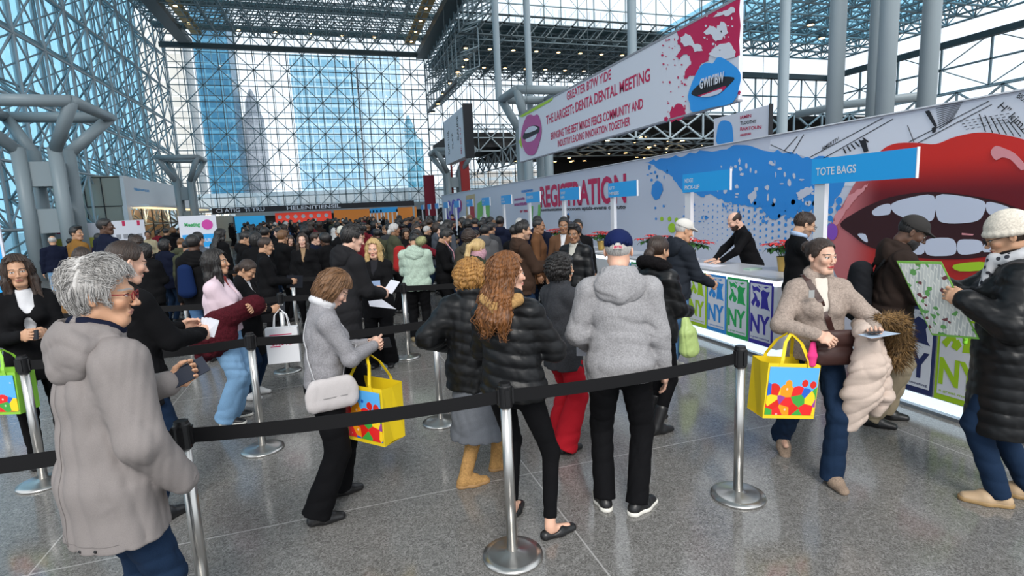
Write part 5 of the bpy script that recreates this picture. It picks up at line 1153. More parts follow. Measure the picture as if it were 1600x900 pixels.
def tote(loc, rz, label, s=1., body_m=None, tilt=0):
    """open carrier bag hanging from two loop handles; origin where the handles hang"""
    o = empty('tote_bag', loc, rz, label, 'bag'); o.rotation_euler = (0, tilt, rz); w, d, h = .17 * s, .088 * s, .34 * s; zt = -.17 * s
    mb = MB(); v = [(-w, -d, zt), (w, -d * .9, zt), (w, d, zt), (-w, d, zt), (-w * .97, -d, zt - h), (w * .97, -d, zt - h), (w * .97, d, zt - h), (-w * .97, d, zt - h)]
    v += [(-w * 1.02, 0, zt - .01), (w * 1.02, 0, zt - .01), (-w * .9, 0, zt - h), (w * .9, 0, zt - h)]
    mb.add(v, [(0, 4, 5, 1), (2, 6, 7, 3), (1, 5, 11, 9), (9, 11, 6, 2), (3, 7, 10, 8), (8, 10, 4, 0), (4, 7, 6, 5)])
    i = [(x * .985, y * .96, z) for x, y, z in v]; mb.add(i, [(0, 1, 5, 4), (2, 3, 7, 6), (1, 9, 11, 5), (9, 2, 6, 11), (3, 8, 10, 7), (8, 0, 4, 10), (4, 5, 6, 7)])
    mb.build('bag_body', body_m or YEL, o)
    MB().box((-w * .93, -d * 1.02 - .002, zt - h * .93), (w * .93, -d * 1.02, zt - h * .06)).build('front_print', tote_art(), o)
    for q in (-1, 1):
        c = [(-w * .55, q * d, zt - .03), (-w * .5, q * d, zt + .02), (-w * .3, q * d * .5, zt * .3), (0, q * .012, .0), (w * .3, q * d * .5, zt * .3), (w * .5, q * d, zt + .02), (w * .55, q * d, zt - .03)]
        n = len(c); v = []
        for x, y, z in c: v += [(x - .012, y - .0015, z), (x + .012, y - .0015, z), (x + .012, y + .0015, z), (x - .012, y + .0015, z)]
        MB().add(v, [(a * 4 + j, a * 4 + (j + 1) % 4, a * 4 + 4 + (j + 1) % 4, a * 4 + 4 + j) for a in range(n - 1) for j in range(4)]).build('handle', body_m or YEL, o)
    return o
def phone(J, b, i, label, off=(0, .08, .012), m=None, sz=(.036, .074, .0045)):
    M, d, n, x = hand_frame(J, i); p = J['arm'][i][2] + d * off[1] + n * (.012 + off[2]) + x * off[0]
    mb = MB().box((-sz[0], -sz[1], -sz[2]), sz); V = np.array(mb.v) @ np.stack([x, d, n], 1).T + p
    o = mesh('phone', V, mb.f, m or plain('phone black', (.012, .014, .02), .3), smooth=False); return held(o, b, label, 'phone')
def sheet(J, b, pts, label, m=None, name='paper', cat='paper', fold=.0):
    o = MB().prism([V3(*p) for p in pts], unit(np.cross(V3(*pts[1]) - V3(*pts[0]), V3(*pts[2]) - V3(*pts[0]))) * .0015).build(name, m or WHT); return held(o, b, label, cat)
F_ = lambda *a: tuple(a)
WSH = cloth('white shirt', (.62, .62, .64)); 

# 1 grey-haired man in the front
GJ = cloth('warm grey shell', (.235, .212, .205))
J, b, g = who(-.93, 2.44, 50, 1.825, 'grey-haired man in a warm grey hooded jacket and red glasses holding a dark phone', 'elder', ('messy', 'grey'),
    [dict(m=GJ, name='jacket', f=.040, hem=.74, flare=.015, hood=1, collar=.024, cuff=1, fold=.010, seed=3, arm=.008), dict(m=NAVY, name='inner_jacket', f=.012, hem=.9, collar=.027, sleeve=0, fold=.003)],
    dict(m=JEAN, f=.012), dict(m=BKS), .0075, ('hold', 'grip'), hres=.0042, gl=plain('red frame', (.22, .012, .015), .3), lean=4, w=1.08, head=(34, 6, 0),
    hands=((-.10, .31, 1.24), (.235, .16, .93)), hint=((-.9, -.3, -.8), (.75, -1, -.3)), hd=({'d': (.35, .85, .35), 'n': (.75, -.1, .5)}, {'d': (-.6, .6, -.4), 'n': (-.5, -.5, .2)}))
phone(J, b, 0, 'dark phone with a camera bump held by the grey-haired man', (0, .085, .008), plain('phone blue', (.012, .018, .035), .5, spec=.15), (.038, .078, .005))
def seam(g, pts, d, mat, root, r=.0014, name='seam'):
    me = g.data; bv = BVHTree.FromPolygons([v.co[:] for v in me.vertices], [tuple(p.vertices) for p in me.polygons]); out = []
    for p in pts:
        h_ = bv.ray_cast(Vector(V3(*p) - V3(*d) * .6), Vector(d))
        if h_[0] is not None: out.append(np.array(h_[0]) - V3(*d) * .0005)
    return MB().tube(out, r, 5).build(name, mat, root, smooth=True)
SEAM = plain('seam thread', (.15, .135, .13), .8)
seam(g, [(.0 + .012 * math.sin(z * 9), 0, z) for z in np.linspace(.76, 1.36, 40)], (0, 1, 0), SEAM, b)
seam(g, [(x, 0, .775) for x in np.linspace(-.19, .2, 30)], (0, 1, 0), SEAM, b, name='hem_stitch')
for q in ((.08, .757), (.14, .76)):
    c_ = seam(g, [(q[0] - .004, 0, q[1]), (q[0] + .004, 0, q[1])], (0, 1, 0), plain('snap', (.03, .03, .032), .3, .6), b, .006, 'snap_button')
# 2 bob-haired woman with the tote
KN = cloth('mid grey knit', (.26, .255, .27), 'knit')
J, b, g = who(-.15, 3.64, 76, 1.64, 'bob-haired woman in a grey sweater and black trousers looking down at her hands', 'pale', ('bob', 'brown'),
    [dict(m=KN, name='sweater', f=.020, hem=.86, collar=.014, cuff=1, fold=.005, seed=5), dict(m=WSH, name='shirt', f=.008, hem=.9, collar=.024, sleeve=0, fold=0)],
    dict(m=BKT, f=.022, wide=.035, rise=.10), dict(m=BKS), .0085, ('hold', 'point'), hres=.0045, fem=True, lean=5, head=(12, 38, 0), w=1.06,
    feet=((-.15, .11, 0), (.14, -.10, 8)), hands=((-.05, .33, 1.07), (.06, .33, 1.08)), hint=((-.8, -.6, -.8), (.8, -.6, -.8)))
W_ = W2(b)
phone(J, b, 0, 'small phone in the hands of the bob-haired woman', (0, .08, .0))
hp_ = W_((.10, .27, 1.04)); tote(tuple(hp_), b.rotation_euler.z + R(28), 'yellow carrier bag with a colourful print on the arm of the bob-haired woman', 1.12)
CB = cloth('pale canvas', (.50, .47, .47))
st = surf_loop(g, J['sh'][0] * .6 + J['neck'] * .4 + V3(0, 0, .03), J['hip'] + V3(.14, 0, .02), J['fwd'], .004, 44, .011).build('bag_strap', WSH)
root = empty('crossbody_bag', (0, 0, 0)); st.parent = root; 
v = Vol(); v.cone((.185, -.09, .91), (.185, .10, .91), .045, k=.02, u=(1, 0, 0), su=.7); v.cone((.190, -.105, .80), (.190, .115, .80), .05, k=.05, u=(1, 0, 0), su=.75); v.cone((.188, -.10, .86), (.188, .11, .86), .055, k=.04, u=(1, 0, 0), su=.6); v.fn(folds(.0035, 1.5, 1)); P, Fc = v.build(.005); mesh('pouch', P, Fc, CB, root)
MB().box((.222, -.08, .835), (.226, .09, .842)).build('zipper', plain('zip grey', (.25, .24, .24), .4), root)
held(root, b, 'pale grey crossbody bag on the hip of the bob-haired woman', 'bag')
v = Vol(); v.chain([(-.12, .24, .92), (-.14, .26, .7), (-.13, .27, .52)], [.05, .085, .06], k=.04, u=(0, 1, 0), su=[1.3, 1.5]); v.fn(folds(.012, 1.3, 7)); P, Fc = v.build(.009)
held(mesh('folded_coat', P, Fc, BK), b, 'black coat hanging over the arm of the bob-haired woman behind her bag', 'coat')
# 3 woman in black puffer, long auburn hair
J, b, g = who(.94, 2.99, 38, 1.69, 'woman with long auburn hair in a short black puffer, leggings and ballet flats', 'rosy', ('wavylong', 'auburn'),
    [dict(m=BKP, name='puffer_jacket', f=.034, hem=.83, flare=.0, puff=.009, collar=.03, fold=.006, seed=8, arm=.008)],
    dict(m=BKT, f=.004, hemz=.12, fold=.003), dict(m=BKS, kind='flat'), .0085, ('hold', 'hold'), hres=.0045, fem=True, lean=2, side=-3, head=(46, 0, 0), w=1.02,
    feet=((-.07, .10, 0), (.25, -.04, 42)), hands=((-.08, .30, 1.08), (.10, .30, 1.06)), hint=((-1, -.6, -.7), (1, -.6, -.7)))
v = Vol(); c = J['neck']; v.chain([c + V3(-.10, -.07, .02), c + V3(0, -.13, -.02), c + V3(.10, -.07, .02)], [.036, .048, .036], k=.02); v.fn(folds(.006, 3, 2)); P, Fc = v.build(.007); mesh('camel_collar', P, Fc, cloth('camel', (.42, .25, .10), 'fleece'), b)
# 4 woman with tan boots
J, b, g = who(.86, 3.60, 26, 1.62, 'woman with curly ginger-blonde hair, black coat, grey skirt and tan sheepskin boots', 'pale', ('curlybob', 'ginger'),
    [dict(m=BKP, name='coat', f=.045, hem=.72, flare=.02, puff=.006, collar=.03, arm=.014, fold=.008)],
    dict(fn=skirt, m=cloth('grey denim', (.13, .14, .16), 'denim'), hem=.36, r=.19), dict(m=cloth('tan suede', (.42, .24, .09), 'fleece'), kind='ugg', boot=.6, sole=plain('gum sole', (.35, .2, .08), .6)), .0095, fem=True, w=1.05,
    feet=((-.06, -.05, 62), (.12, .22, 55)), hands=((-.24, .14, .98), (.2, .2, 1.0)), hint=((-1, -.7, -.6), None), head=(-10, 8, 0))
# 5 woman with red trousers
J, b, g = who(1.66, 3.93, 72, 1.58, 'woman with curly black hair, charcoal wool jacket and wide red trousers', 'tan', ('curlybob', 'black'),
    [dict(m=CHAR, name='jacket', f=.034, hem=.66, flare=.0, fold=.007, collar=.022)], dict(m=cloth('red cloth', (.42, .012, .022)), f=.02, wide=.05, hemz=.03, fold=.008), dict(m=BKS), .0095, ('hold', 'hold'), fem=True, head=(18, 2, 0),
    feet=((-.12, .08, 0), (.12, -.06, 6)), hands=((-.1, .28, 1.0), (.1, .28, 1.0)), w=1.05)
# 6 man in light grey hooded jacket and navy cap
LG = cloth('light grey wool', (.31, .305, .315), 'knit')
J, b, g = who(1.66, 3.0, 26, 1.785, 'man seen from behind in a light grey hooded jacket, navy baseball cap and black trousers', 'rosy', ('crop', 'grey'),
    [dict(m=LG, name='jacket', f=.036, hem=.84, flare=.0, hood=1, collar=.02, fold=.006, seed=12, cuff=1, arm=.006)], dict(m=BKT, f=.020, wide=.012), dict(m=BKS, sole=plain('white sole', (.7, .68, .62), .5)), .008, ('hold', 'relax'),
    capk=(cloth('navy twill', (.008, .015, .07)), 'baseball_cap', 'cap'), w=1.08, lean=1, head=(4, 6, 0),
    feet=((-.13, -.04, -14), (.12, -.10, 40)), hands=((-.20, .22, 1.0), (.285, .04, .83)), hint=((-.5, -1, 0), (.4, -1, 0)))
mb = MB(); hm_ = J['hm']; pp_ = [(-.03, -.1225, .012), (.03, -.1225, .012), (.028, -.1245, .032), (0, -.1262, .037), (-.028, -.1245, .032)]
mb.prism([hm_ @ V3(*q) + J['hc'] for q in pp_], hm_ @ V3(0, -.004, 0)); mb.build('cap_patch', plain('cap patch', (.6, .5, .45), .5), b)
letters('(BYB)', hm_ @ V3(-.024, -.1295, .018) + J['hc'], hm_ @ V3(.024, -.1295, .018) + J['hc'], .013, CRIM, b, hm_ @ V3(0, -1, 0), .001, .03, up=hm_ @ V3(0, -.1, 1))
sheet(J, b, [(-.28, .20, .93), (-.14, .26, .91), (-.14, .30, 1.06), (-.28, .24, 1.06)], 'folded white paper in the left hand of the man in the navy cap')
# 7 woman in black leather with fur collar
J, b, g = who(2.52, 3.92, 74, 1.67, 'woman with tied dark hair in a black leather jacket with black fur collar', 'tan', ('tied', 'dbrown'),
    [dict(m=BKP, name='leather_jacket', f=.032, hem=.78, collar=.02, fold=.008, seed=2, arm=.008)], dict(m=BKT, f=.008), dict(m=BKS, boot=.35), .0095, ('hold', 'hold'), fem=True, head=(2, 12, 0),
    feet=((-.1, .12, 0), (.1, -.06, 10)), hands=((-.1, .3, 1.05), (.1, .3, 1.0)), w=1.05)
v = Vol(); c = J['neck'] + V3(0, -.01, .03); fr = ring(c, V3(1, 0, 0), unit(V3(0, 1, -.45)), .10, .10); v.chain(fr, [.045] * len(fr), k=.02); v.fn(folds(.008, 4, 1)); P, Fc = v.build(.008); mesh('fur_collar', P, Fc, cloth('black fur', (.008, .007, .008), 'fur'), b)
# 8 man in white cap
J, b, g = who(3.62, 5.24, 92, 1.75, 'man in a white cap, dark hooded jacket and light jeans standing at the counter', 'elder', ('crop', 'grey'),
    [dict(m=cloth('slate shell', (.018, .022, .030)), name='jacket', f=.036, hem=.86, hood=1, fold=.009, seed=6)], dict(m=JEANM, f=.014, wide=.01), dict(m=plain('pale shoe', (.55, .52, .46), .5)), .0105, ('flat', 'hold'),
    capk=(cloth('white knit', (.62, .60, .56)), 'white_cap', 'cap'), lean=6, head=(10, 18, 0), feet=((-.1, .05, 0), (.1, -.1, 5)), hands=((-.12, .42, 1.04), (.16, .36, 1.0)))
v = Vol(); v.chain([(.22, -.02, .66), (.24, .0, .5), (.24, .02, .3)], [.03, .07, .09], k=.03, u=(0, 1, 0), su=1.3); v.fn(folds(.008, 2, 3)); P, Fc = v.build(.009); o = held(mesh('carrier_bag', P, Fc, cloth('green white plastic', (.42, .55, .20), 'leather')), b, 'pale green plastic bag hanging beside the man in the white cap', 'bag')
# 9 clerk
J, b, g = who(5.82, 6.50, -66, 1.80, 'bald bearded clerk in black leaning over the counter', 'pale', ('bald', 'dbrown', 1), [dict(m=BK, name='shirt', f=.020, hem=.84, fold=.006, collar=.016)], dict(m=BKT), dict(m=BKS), .0105, ('flat', 'flat'),
    lean=20, head=(-6, 30, 0), w=1.1, hands=((-.17, .50, 1.045), (.10, .52, 1.045)), hint=((-1, -.4, .2), (1, -.4, .2)), hd=({'d': (.3, 1, -.1), 'n': (0, 0, -1)}, {'d': (-.3, 1, -.1), 'n': (0, 0, -1)}))
# 10 man in black overcoat
J, b, g = who(4.72, 4.60, 118, 1.78, 'dark-haired man in glasses and a black overcoat with pale blue shirt', 'olive', ('short', 'dbrown'), [dict(m=BK, name='overcoat', f=.032, hem=.52, flare=.02, vee=1, fold=.006), dict(m=cloth('pale blue shirt', (.35, .45, .62)), name='shirt', f=.010, hem=.9, sleeve=0, collar=.022, fold=0)], dict(m=BKT), dict(m=BKS), .0105, ('hold', 'hold'),
    gl=BLKP, head=(0, 22, 0), hands=((-.1, .32, 1.02), (.12, .34, 1.0)))
v = Vol(); a = J['neck'] + J['fwd'] * .075 - V3(0, 0, .0); v.chain([a, a + V3(0, .03, -.12), a + V3(0, .035, -.3)], [.012, .018, .02], k=.01, u=(1, 0, 0), su=1.2); P, Fc = v.build(.006); mesh('necktie', P, Fc, cloth('blue tie', (.02, .05, .14)), b)
# 11 woman walking with tote bag and cream coat
TP = cloth('taupe fleece', (.34, .275, .235), 'fleece')
J, b, g = who(3.08, 2.83, 206, 1.665, 'walking woman in taupe fleece and jeans with a cream coat over her arm', 'made', ('bun', 'dbrown'),
    [dict(m=TP, name='fleece_jacket', f=.030, hem=.84, vee=1, fold=.007, seed=4, collar=.026, cuff=1), dict(m=cloth('cream top', (.68, .62, .55)), name='cream_top', f=.010, hem=.95, sleeve=0, collar=0, fold=.002)],
    dict(m=JEAN, f=.010, wide=.03, hemz=.035, fold=.006), dict(m=cloth('taupe suede', (.27, .20, .15), 'fleece')), .008, ('hold', 'hold'), hres=.0042, fem=True, head=(-24, 2, 0), drop=.02, w=1.04,
    feet=((-.07, .22, -6), (.09, -.30, 4, .055, 38)), hands=((-.20, .33, 1.07), (.10, .27, 1.06)), hint=((-1, -.5, -.5), (1, -.35, -.5)), hd=({'d': (.35, .9, .1), 'n': (.2, .1, 1)}, {'d': (-.75, .6, -.3), 'n': (-.3, -.6, -.7)}))
W_ = W2(b)
tote(tuple(W_((.235, .19, 1.055))), b.rotation_euler.z + R(180) + R(14), 'yellow carrier bag with a colourful print on the arm of the walking woman', 1.08, tilt=R(6))
v = Vol(); v.cone((-.27, .02, 1.07), (-.17, .28, 1.08), .05, k=.04)
v.chain([(-.20, .26, 1.04), (-.21, .28, .86), (-.19, .25, .66), (-.15, .22, .42)], [.045, .06, .065, .03], k=.04, u=(1, 0, 0), su=[1.5, 1.7, 1.7])
v.chain([(-.29, .10, 1.04), (-.34, .13, .85), (-.36, .14, .62), (-.33, .13, .50)], [.045, .055, .06, .04], k=.035, u=(0, 1, 0), su=[1.3, 1.4, 1.5])
v.fn(lambda F, P: F - .009 * np.abs(np.sin((P[2] + .5 * P[0] + .03 * np.sin(11 * P[1]) + .02 * np.sin(23 * P[0] + 9 * P[2])) * math.pi / .082)) ** .7 + .005); v.fn(folds(.008, 1.1, 5)); P, Fc = v.build(.007)
root = empty('cream_coat', (0, 0, 0)); mesh('coat_body', P, Fc, cloth('cream puffer', (.56, .455, .39)), root)
def fur(pts, rad, cols, n, seed, L=.05, mat=None, parent=None, name='fur_trim', g=.3):
    v = Vol(); v.chain(pts, rad, k=.02); P, Fc = v.build(.01); nm = normals(P, Fc); r = np.random.RandomState(seed); vs = list(map(tuple, P)); fs = list(map(tuple, Fc))
    for i in r.choice(len(P), n):
        d = unit(nm[i] + r.normal(size=3) * .35 + V3(0, 0, -g)); a = unit(np.cross(d, r.normal(size=3))) * .004; l = L * (.6 + .8 * r.rand()); o = len(vs); c = np.cross(d, a)
        vs += [tuple(P[i] - a), tuple(P[i] + a), tuple(P[i] + c), tuple(P[i] + d * l + V3(0, 0, -l * .3))]; fs += [(o, o + 1, o + 3), (o + 1, o + 2, o + 3), (o + 2, o, o + 3)]
    return mesh(name, np.array(vs), fs, mat, parent)
FUR = hairmat('raccoon fur', (.020, .010, .005), (.34, .19, .06), .6)
o = fur([(-.30, .22, 1.14), (-.42, .16, 1.10), (-.46, .12, .97), (-.43, .14, .86)], [.035, .055, .06, .05], None, 1500, 3, .055, FUR, root); at = o.data.attributes.new('hl', 'FLOAT_VECTOR', 'POINT'); 
for i, vtx in enumerate(o.data.vertices): at.data[i].vector = (vtx.co.x * 3, vtx.co.y * 3, vtx.co.z * 3)
held(root, b, 'cream quilted coat with brown fur trim draped over the walking woman\'s arm', 'coat')
phone(J, b, 0, 'dark phone lying on papers in the hand of the walking woman', (0, .09, .022))
sheet(J, b, [(-.25, .36, 1.10), (-.08, .40, 1.09), (-.10, .52, 1.095), (-.28, .47, 1.11)], 'pale blue folded papers in the hand of the walking woman', plain('pale blue paper', (.45, .55, .68), .6))
root = empty('crossbody_bag', (0, 0, 0)); BRL = cloth('brown leather', (.045, .018, .015), 'leather')
surf_loop(g, J['sh'][1] * .55 + J['neck'] * .45 + V3(0, 0, .03), J['hip'] + V3(-.08, .05, .10), J['fwd'], .004, 44, .018, arc=(-1.2, math.pi)).build('bag_strap', BRL, root)
v = Vol(); v.cone((-.13, .20, 1.02), (.07, .22, 1.02), .055, k=.02, u=(0, 1, 0), su=.55); v.cone((-.11, .20, .90), (.05, .22, .90), .06, k=.03, u=(0, 1, 0), su=.6); P, Fc = v.build(.006); mesh('pouch', P, Fc, BRL, root)
MB().box((.08, .147, 1.28), (.115, .152, 1.33)).build('buckle', CHROME, root); held(root, b, 'dark brown crossbody bag on the front of the walking woman', 'bag')
v = Vol(); v.chain([(.115, .25, 1.0), (.12, .26, .92), (.12, .26, .86)], [.012, .02, .016], k=.01, u=(1, 0, 0), su=1.4); P, Fc = v.build(.005); held(mesh('pink_glove', P, Fc, cloth('hot pink', (.75, .05, .22))), b, 'hot pink glove hanging from the walking woman\'s hand', 'glove')
# 12 man in brown hood
BRN = cloth('dark brown cloth', (.026, .017, .014))
J, b, g = who(4.30, 3.25, 132, 1.77, 'man in a dark brown hooded jacket, grey cap and khaki trousers reading at the counter', 'dark', ('crop', 'black', 1), [dict(m=BRN, name='jacket', f=.042, hem=.82, hood=1, fold=.011, seed=9, arm=.01)], dict(m=KHAKI, f=.022, wide=.018, fold=.009), dict(m=BKS), .009, ('hold', 'hold'),
    capk=(cloth('grey cap', (.035, .033, .032)), 'baseball_cap', 'cap'), lean=6, head=(4, 30, 0), w=1.08, feet=((-.1, .08, 0), (.12, -.05, 10)), hands=((-.10, .40, 1.13), (.12, .40, 1.10)))
v = Vol(); v.cone((0, -.21, 1.30), (0, -.225, .98), .085, .11, k=.03, u=(1, 0, 0), su=1.35); v.cone((0, -.32, 1.14), (0, -.32, .98), .05, .055, k=.03, u=(1, 0, 0), su=1.6); v.fn(folds(.005, 1.5, 2)); P, Fc = v.build(.011)
root = empty('backpack', (0, 0, 0)); mesh('pack_body', P, Fc, cloth('black pack', (.012, .013, .016)), root)
for s_ in (-1, 1): MB().tube([(s_ * .10, -.14, 1.28), (s_ * .13, -.06, 1.42), (s_ * .14, .08, 1.46), (s_ * .14, .20, 1.34), (s_ * .15, .16, 1.15)], .013, 6).build('shoulder_strap', BLK, root, smooth=True)
held(root, b, 'black backpack on the man in the dark brown hood', 'backpack')
# 13 woman in cream beanie with the large leaflet
J, b, g = who(3.82, 2.13, -38, 1.80, 'woman in a cream beanie, glasses and long black quilted coat reading a large map', 'tan', ('tied', 'dbrown'), [dict(m=BKP, name='long_coat', f=.050, hem=.47, flare=.03, puff=.006, collar=.04, fold=.008, arm=.012)], dict(m=JEAN, f=.014, wide=.01), dict(m=cloth('beige leather', (.45, .32, .20), 'leather'), sole=plain('tan sole', (.3, .19, .08), .5)), .0085, ('hold', 'hold'), fem=True,
    capk=(cloth('cream knit', (.68, .62, .53), 'knit'), 'beanie', 'beanie'), gl=BLKP, head=(0, 20, 0), hands=((-.20, .24, 1.29), (.06, .42, 1.38)), w=1.05, feet=((-.1, .05, -6), (.1, -.12, 8)), hint=((-.4, -.3, -1), (.4, -.3, -1)), hd=({'d': (.3, .9, .3), 'n': (.9, .2, 0)}, {'d': (-.3, .9, .3), 'n': (-.9, .2, 0)}))
v = Vol(); c = J['neck'] + V3(0, .02, .035); fr = ring(c, V3(1, 0, 0), unit(V3(0, 1, -.5)), .085, .09); v.chain(fr, [.034] * len(fr), k=.02); v.cone(c + V3(-.03, .10, -.02), c + V3(-.03, .13, -.2), .035, .03, k=.03); v.fn(folds(.005, 3, 1)); P, Fc = v.build(.007)
m, t, bb = nt('patterned scarf'); vo = N(t, 'ShaderNodeTexVoronoi', inp={'Vector': N(t, 'ShaderNodeTexCoord').outputs['Object'], 'Scale': 26.}).outputs[0]; t.links.new(MIX(t, MA(t, 'GREATER_THAN', vo, .34), (.02, .02, .03), (.5, .5, .52)), bb.inputs['Base Color']); mesh('scarf', P, Fc, m, b)
o = fur([J['neck'] + V3(-.12, -.02, -.01), J['neck'] + V3(-.13, -.10, .0), J['neck'] + V3(0, -.17, -.01), J['neck'] + V3(.13, -.1, 0)], [.028, .032, .034, .03], None, 500, 5, .03, cloth('tan fur', (.35, .2, .07), 'fur'), b)
m, t, bb = nt('map print'); co = N(t, 'ShaderNodeTexCoord').outputs['Object']; br_ = N(t, 'ShaderNodeTexBrick', inp={'Vector': co, 'Scale': 16., 'Color1': (.62, .66, .64, 1), 'Color2': (.30, .36, .38, 1), 'Mortar': (.75, .78, .74, 1), 'Mortar Size': .03, 'Bias': -.3}); vn = N(t, 'ShaderNodeTexVoronoi', inp={'Vector': co, 'Scale': 38.}); sc_ = N(t, 'ShaderNodeSeparateColor', inp={0: vn.outputs['Color']})
c1 = MIX(t, MA(t, 'GREATER_THAN', sc_.outputs[0], .87), br_.outputs[0], (.12, .35, .10)); c1 = MIX(t, MA(t, 'GREATER_THAN', sc_.outputs[1], .92), c1, (.16, .05, .06)); t.links.new(c1, bb.inputs['Base Color'])
root = empty('folded_map', (0, 0, 0)); A = [V3(-.05, .58, 1.50), V3(-.16, .36, 1.51), V3(-.12, .15, 1.04), V3(-.01, .37, 1.02)]
nr = unit(np.cross(A[1] - A[0], A[3] - A[0])); MB().prism(A, nr * .004).build('map_sheet', plain('map green edge', (.20, .48, .08), .5), root)
ctr = sum(A) / 4; In = [ctr + (a - ctr) * .94 for a in A]
for s_ in (-1, 1): MB().prism([a + nr * (.006 if s_ > 0 else -.003) for a in In], nr * .001).build('map_print', m, root)
held(root, b, 'large green-edged map held open by the woman in the cream beanie', 'map')
gb = empty('green_bag', (4.62, 2.95, 1.02), R(30), 'lime green bag with drooping handles hanging at the counter edge', 'bag'); LMG = cloth('lime bag', (.22, .55, .04))
v = Vol(); v.chain([(-.22, .02, .02), (-.25, -.06, -.06), (-.24, -.08, -.2)], [.02, .018, .016], k=.01, u=(1, 0, 0), su=1.8); v.chain([(-.02, .02, .02), (-.06, -.06, -.08), (-.1, -.08, -.2), (-.2, -.08, -.24)], [.02, .018, .016, .016], k=.01, u=(1, 0, 0), su=1.8); v.ell((-.1, .1, .04), (.18, .12, .045), k=.02); P, Fc = v.build(.007); mesh('bag_cloth', P, Fc, LMG, gb)
# 14 woman in pink sweater
J, b, g = who(-1.08, 5.72, 98, 1.68, 'long-haired woman in pale pink sweater and light jeans holding a burgundy fur coat', 'tan', ('long', 'black'), [dict(m=cloth('pale pink knit', (.66, .52, .58)), name='sweater', f=.030, hem=.9, vee=1, fold=.006, seed=3, chestx=.012), dict(m=cloth('rust scarf', (.30, .05, .04)), name='scarf_top', f=.010, hem=1.1, sleeve=0, collar=.018, fold=0)],
    dict(m=JEANL, f=.026, wide=.04, hemz=.04, fold=.007, rise=.1), dict(m=BKS, sole=plain('white sole', (.7, .68, .62), .5)), .0105, ('relax', 'relax'), fem=True, w=1.12, head=(-6, -4, 0), hands=((.10, .27, 1.12), (-.08, .29, 1.08)), hint=((-1, -.3, -.6), (1, -.3, -.6)))
v = Vol(); v.chain([(-.20, .12, 1.10), (.0, .29, 1.13), (.2, .14, 1.08)], [.085, .09, .095], k=.05); v.chain([(.17, .06, 1.05), (.2, .0, .88), (.18, -.06, .76)], [.09, .115, .07], k=.05, u=(0, 1, 0), su=1.4); v.chain([(.16, .0, 1.02), (.12, -.14, .90), (.06, -.18, .72)], [.11, .14, .09], k=.05); v.fn(folds(.012, 2.2, 4)); P, Fc = v.build(.011)
held(mesh('fur_coat', P, Fc, cloth('burgundy fur', (.07, .008, .014), 'fur')), b, 'burgundy fur coat wrapped round the arms of the woman in pink', 'coat')
# 15 younger woman beside her
J, b, g = who(-.98, 6.42, 108, 1.56, 'young woman in long black coat and white sneakers beside the woman in pink', 'tan', ('tied', 'dbrown'), [dict(m=BK, name='coat', f=.034, hem=.48, flare=.02, vee=1), dict(m=WSH, name='shirt', f=.01, hem=.9, sleeve=0)], dict(m=JEAN, f=.01), dict(m=plain('white sneaker', (.7, .69, .68), .5)), .012, ('hold', 'hold'), fem=True, head=(0, 36, 0), hands=((-.06, .28, .98), (.06, .28, .98)))
phone(J, b, 1, 'phone in the hands of the young woman in white sneakers')
W_ = W2(b); sb_ = empty('shopping_bag', (-.62, 6.16, 0), R(-5), 'white paper bag with red lettering hanging beside the young woman in the long black coat', 'bag')
MB().box((-.16, -.05, .42), (.16, .05, .80)).build('bag_body', WHITE, sb_); letters('UNUTE', (-.11, -.05, .62), (.09, -.05, .62), .09, CRIM, sb_, (0, -1, 0), .002, .03); MB().box((-.12, -.054, .6), (-.02, -.051, .61)).box((-.12, -.054, .725), (.1, -.051, .735)).build('red_rule', CRIM, sb_)
for s_ in (-1, 1): MB().tube([(-.08, s_ * .04, .79), (-.06, s_ * .02, .93), (0, 0, 1.0), (.06, s_ * .02, .93), (.08, s_ * .04, .79)], .005, 6).build('cord_handle', WHITE, sb_)
# 16..: middle distance
M_ = .0125
def mid(x, y, th, h, label, skin, hair, top_, bot=None, shoe=None, res=M_, **k): return who(x, y, th, h, label, skin, hair, [top_] if isinstance(top_, dict) else top_, bot or dict(m=BKT, res=0) if False else (bot or dict(m=BKT)), shoe or dict(m=BKS), res, **k)
HH = dict(hp=('hold', 'hold'), hands=((-.08, .3, 1.04), (.08, .3, 1.04)))
J, b, g = mid(-.97, 8.40, 82, 1.70, 'balding man in a long black coat looking at a tablet', 'tan', ('reced', 'dbrown'), [dict(m=BK, name='coat', f=.034, hem=.5, flare=.02, vee=1), dict(m=WSH, name='shirt', f=.01, hem=.9, sleeve=0)], head=(0, 14, 0), **HH); phone(J, b, 1, 'tablet in the hands of the balding man', (0, .08, .02), None, (.09, .12, .006))
J, b, g = mid(.02, 5.82, 62, 1.86, 'dark-haired man in a black hooded coat bending towards the blonde woman', 'pale', ('quiff', 'black'), dict(m=cloth('soft black', (.016, .016, .018)), name='coat', f=.045, hem=.62, hood=1, fold=.01), res=.0105, lean=12, head=(14, 14, 0), hp=('hold', 'hold'), hands=((-.1, .42, 1.12), (.1, .42, 1.1)))
sheet(J, b, [(-.02, .50, 1.1), (.12, .52, 1.08), (.14, .62, 1.2), (0, .6, 1.22)], 'crumpled leaflet between the dark-haired man and the blonde woman')
J, b, g = mid(.45, 6.98, 196, 1.64, 'blonde woman in an open black coat facing the camera with papers in her hands', 'rosy', ('blonde', 'blonde'), [dict(m=BK, name='coat', f=.036, hem=.66, flare=.02, vee=2), dict(m=cloth('charcoal tee', (.02, .02, .024)), name='shirt', f=.012, hem=.85, sleeve=0, collar=0)], dict(m=BKT, wide=.05, f=.02), res=.0105, fem=True, head=(0, 6, 0), hres=.005, **HH)
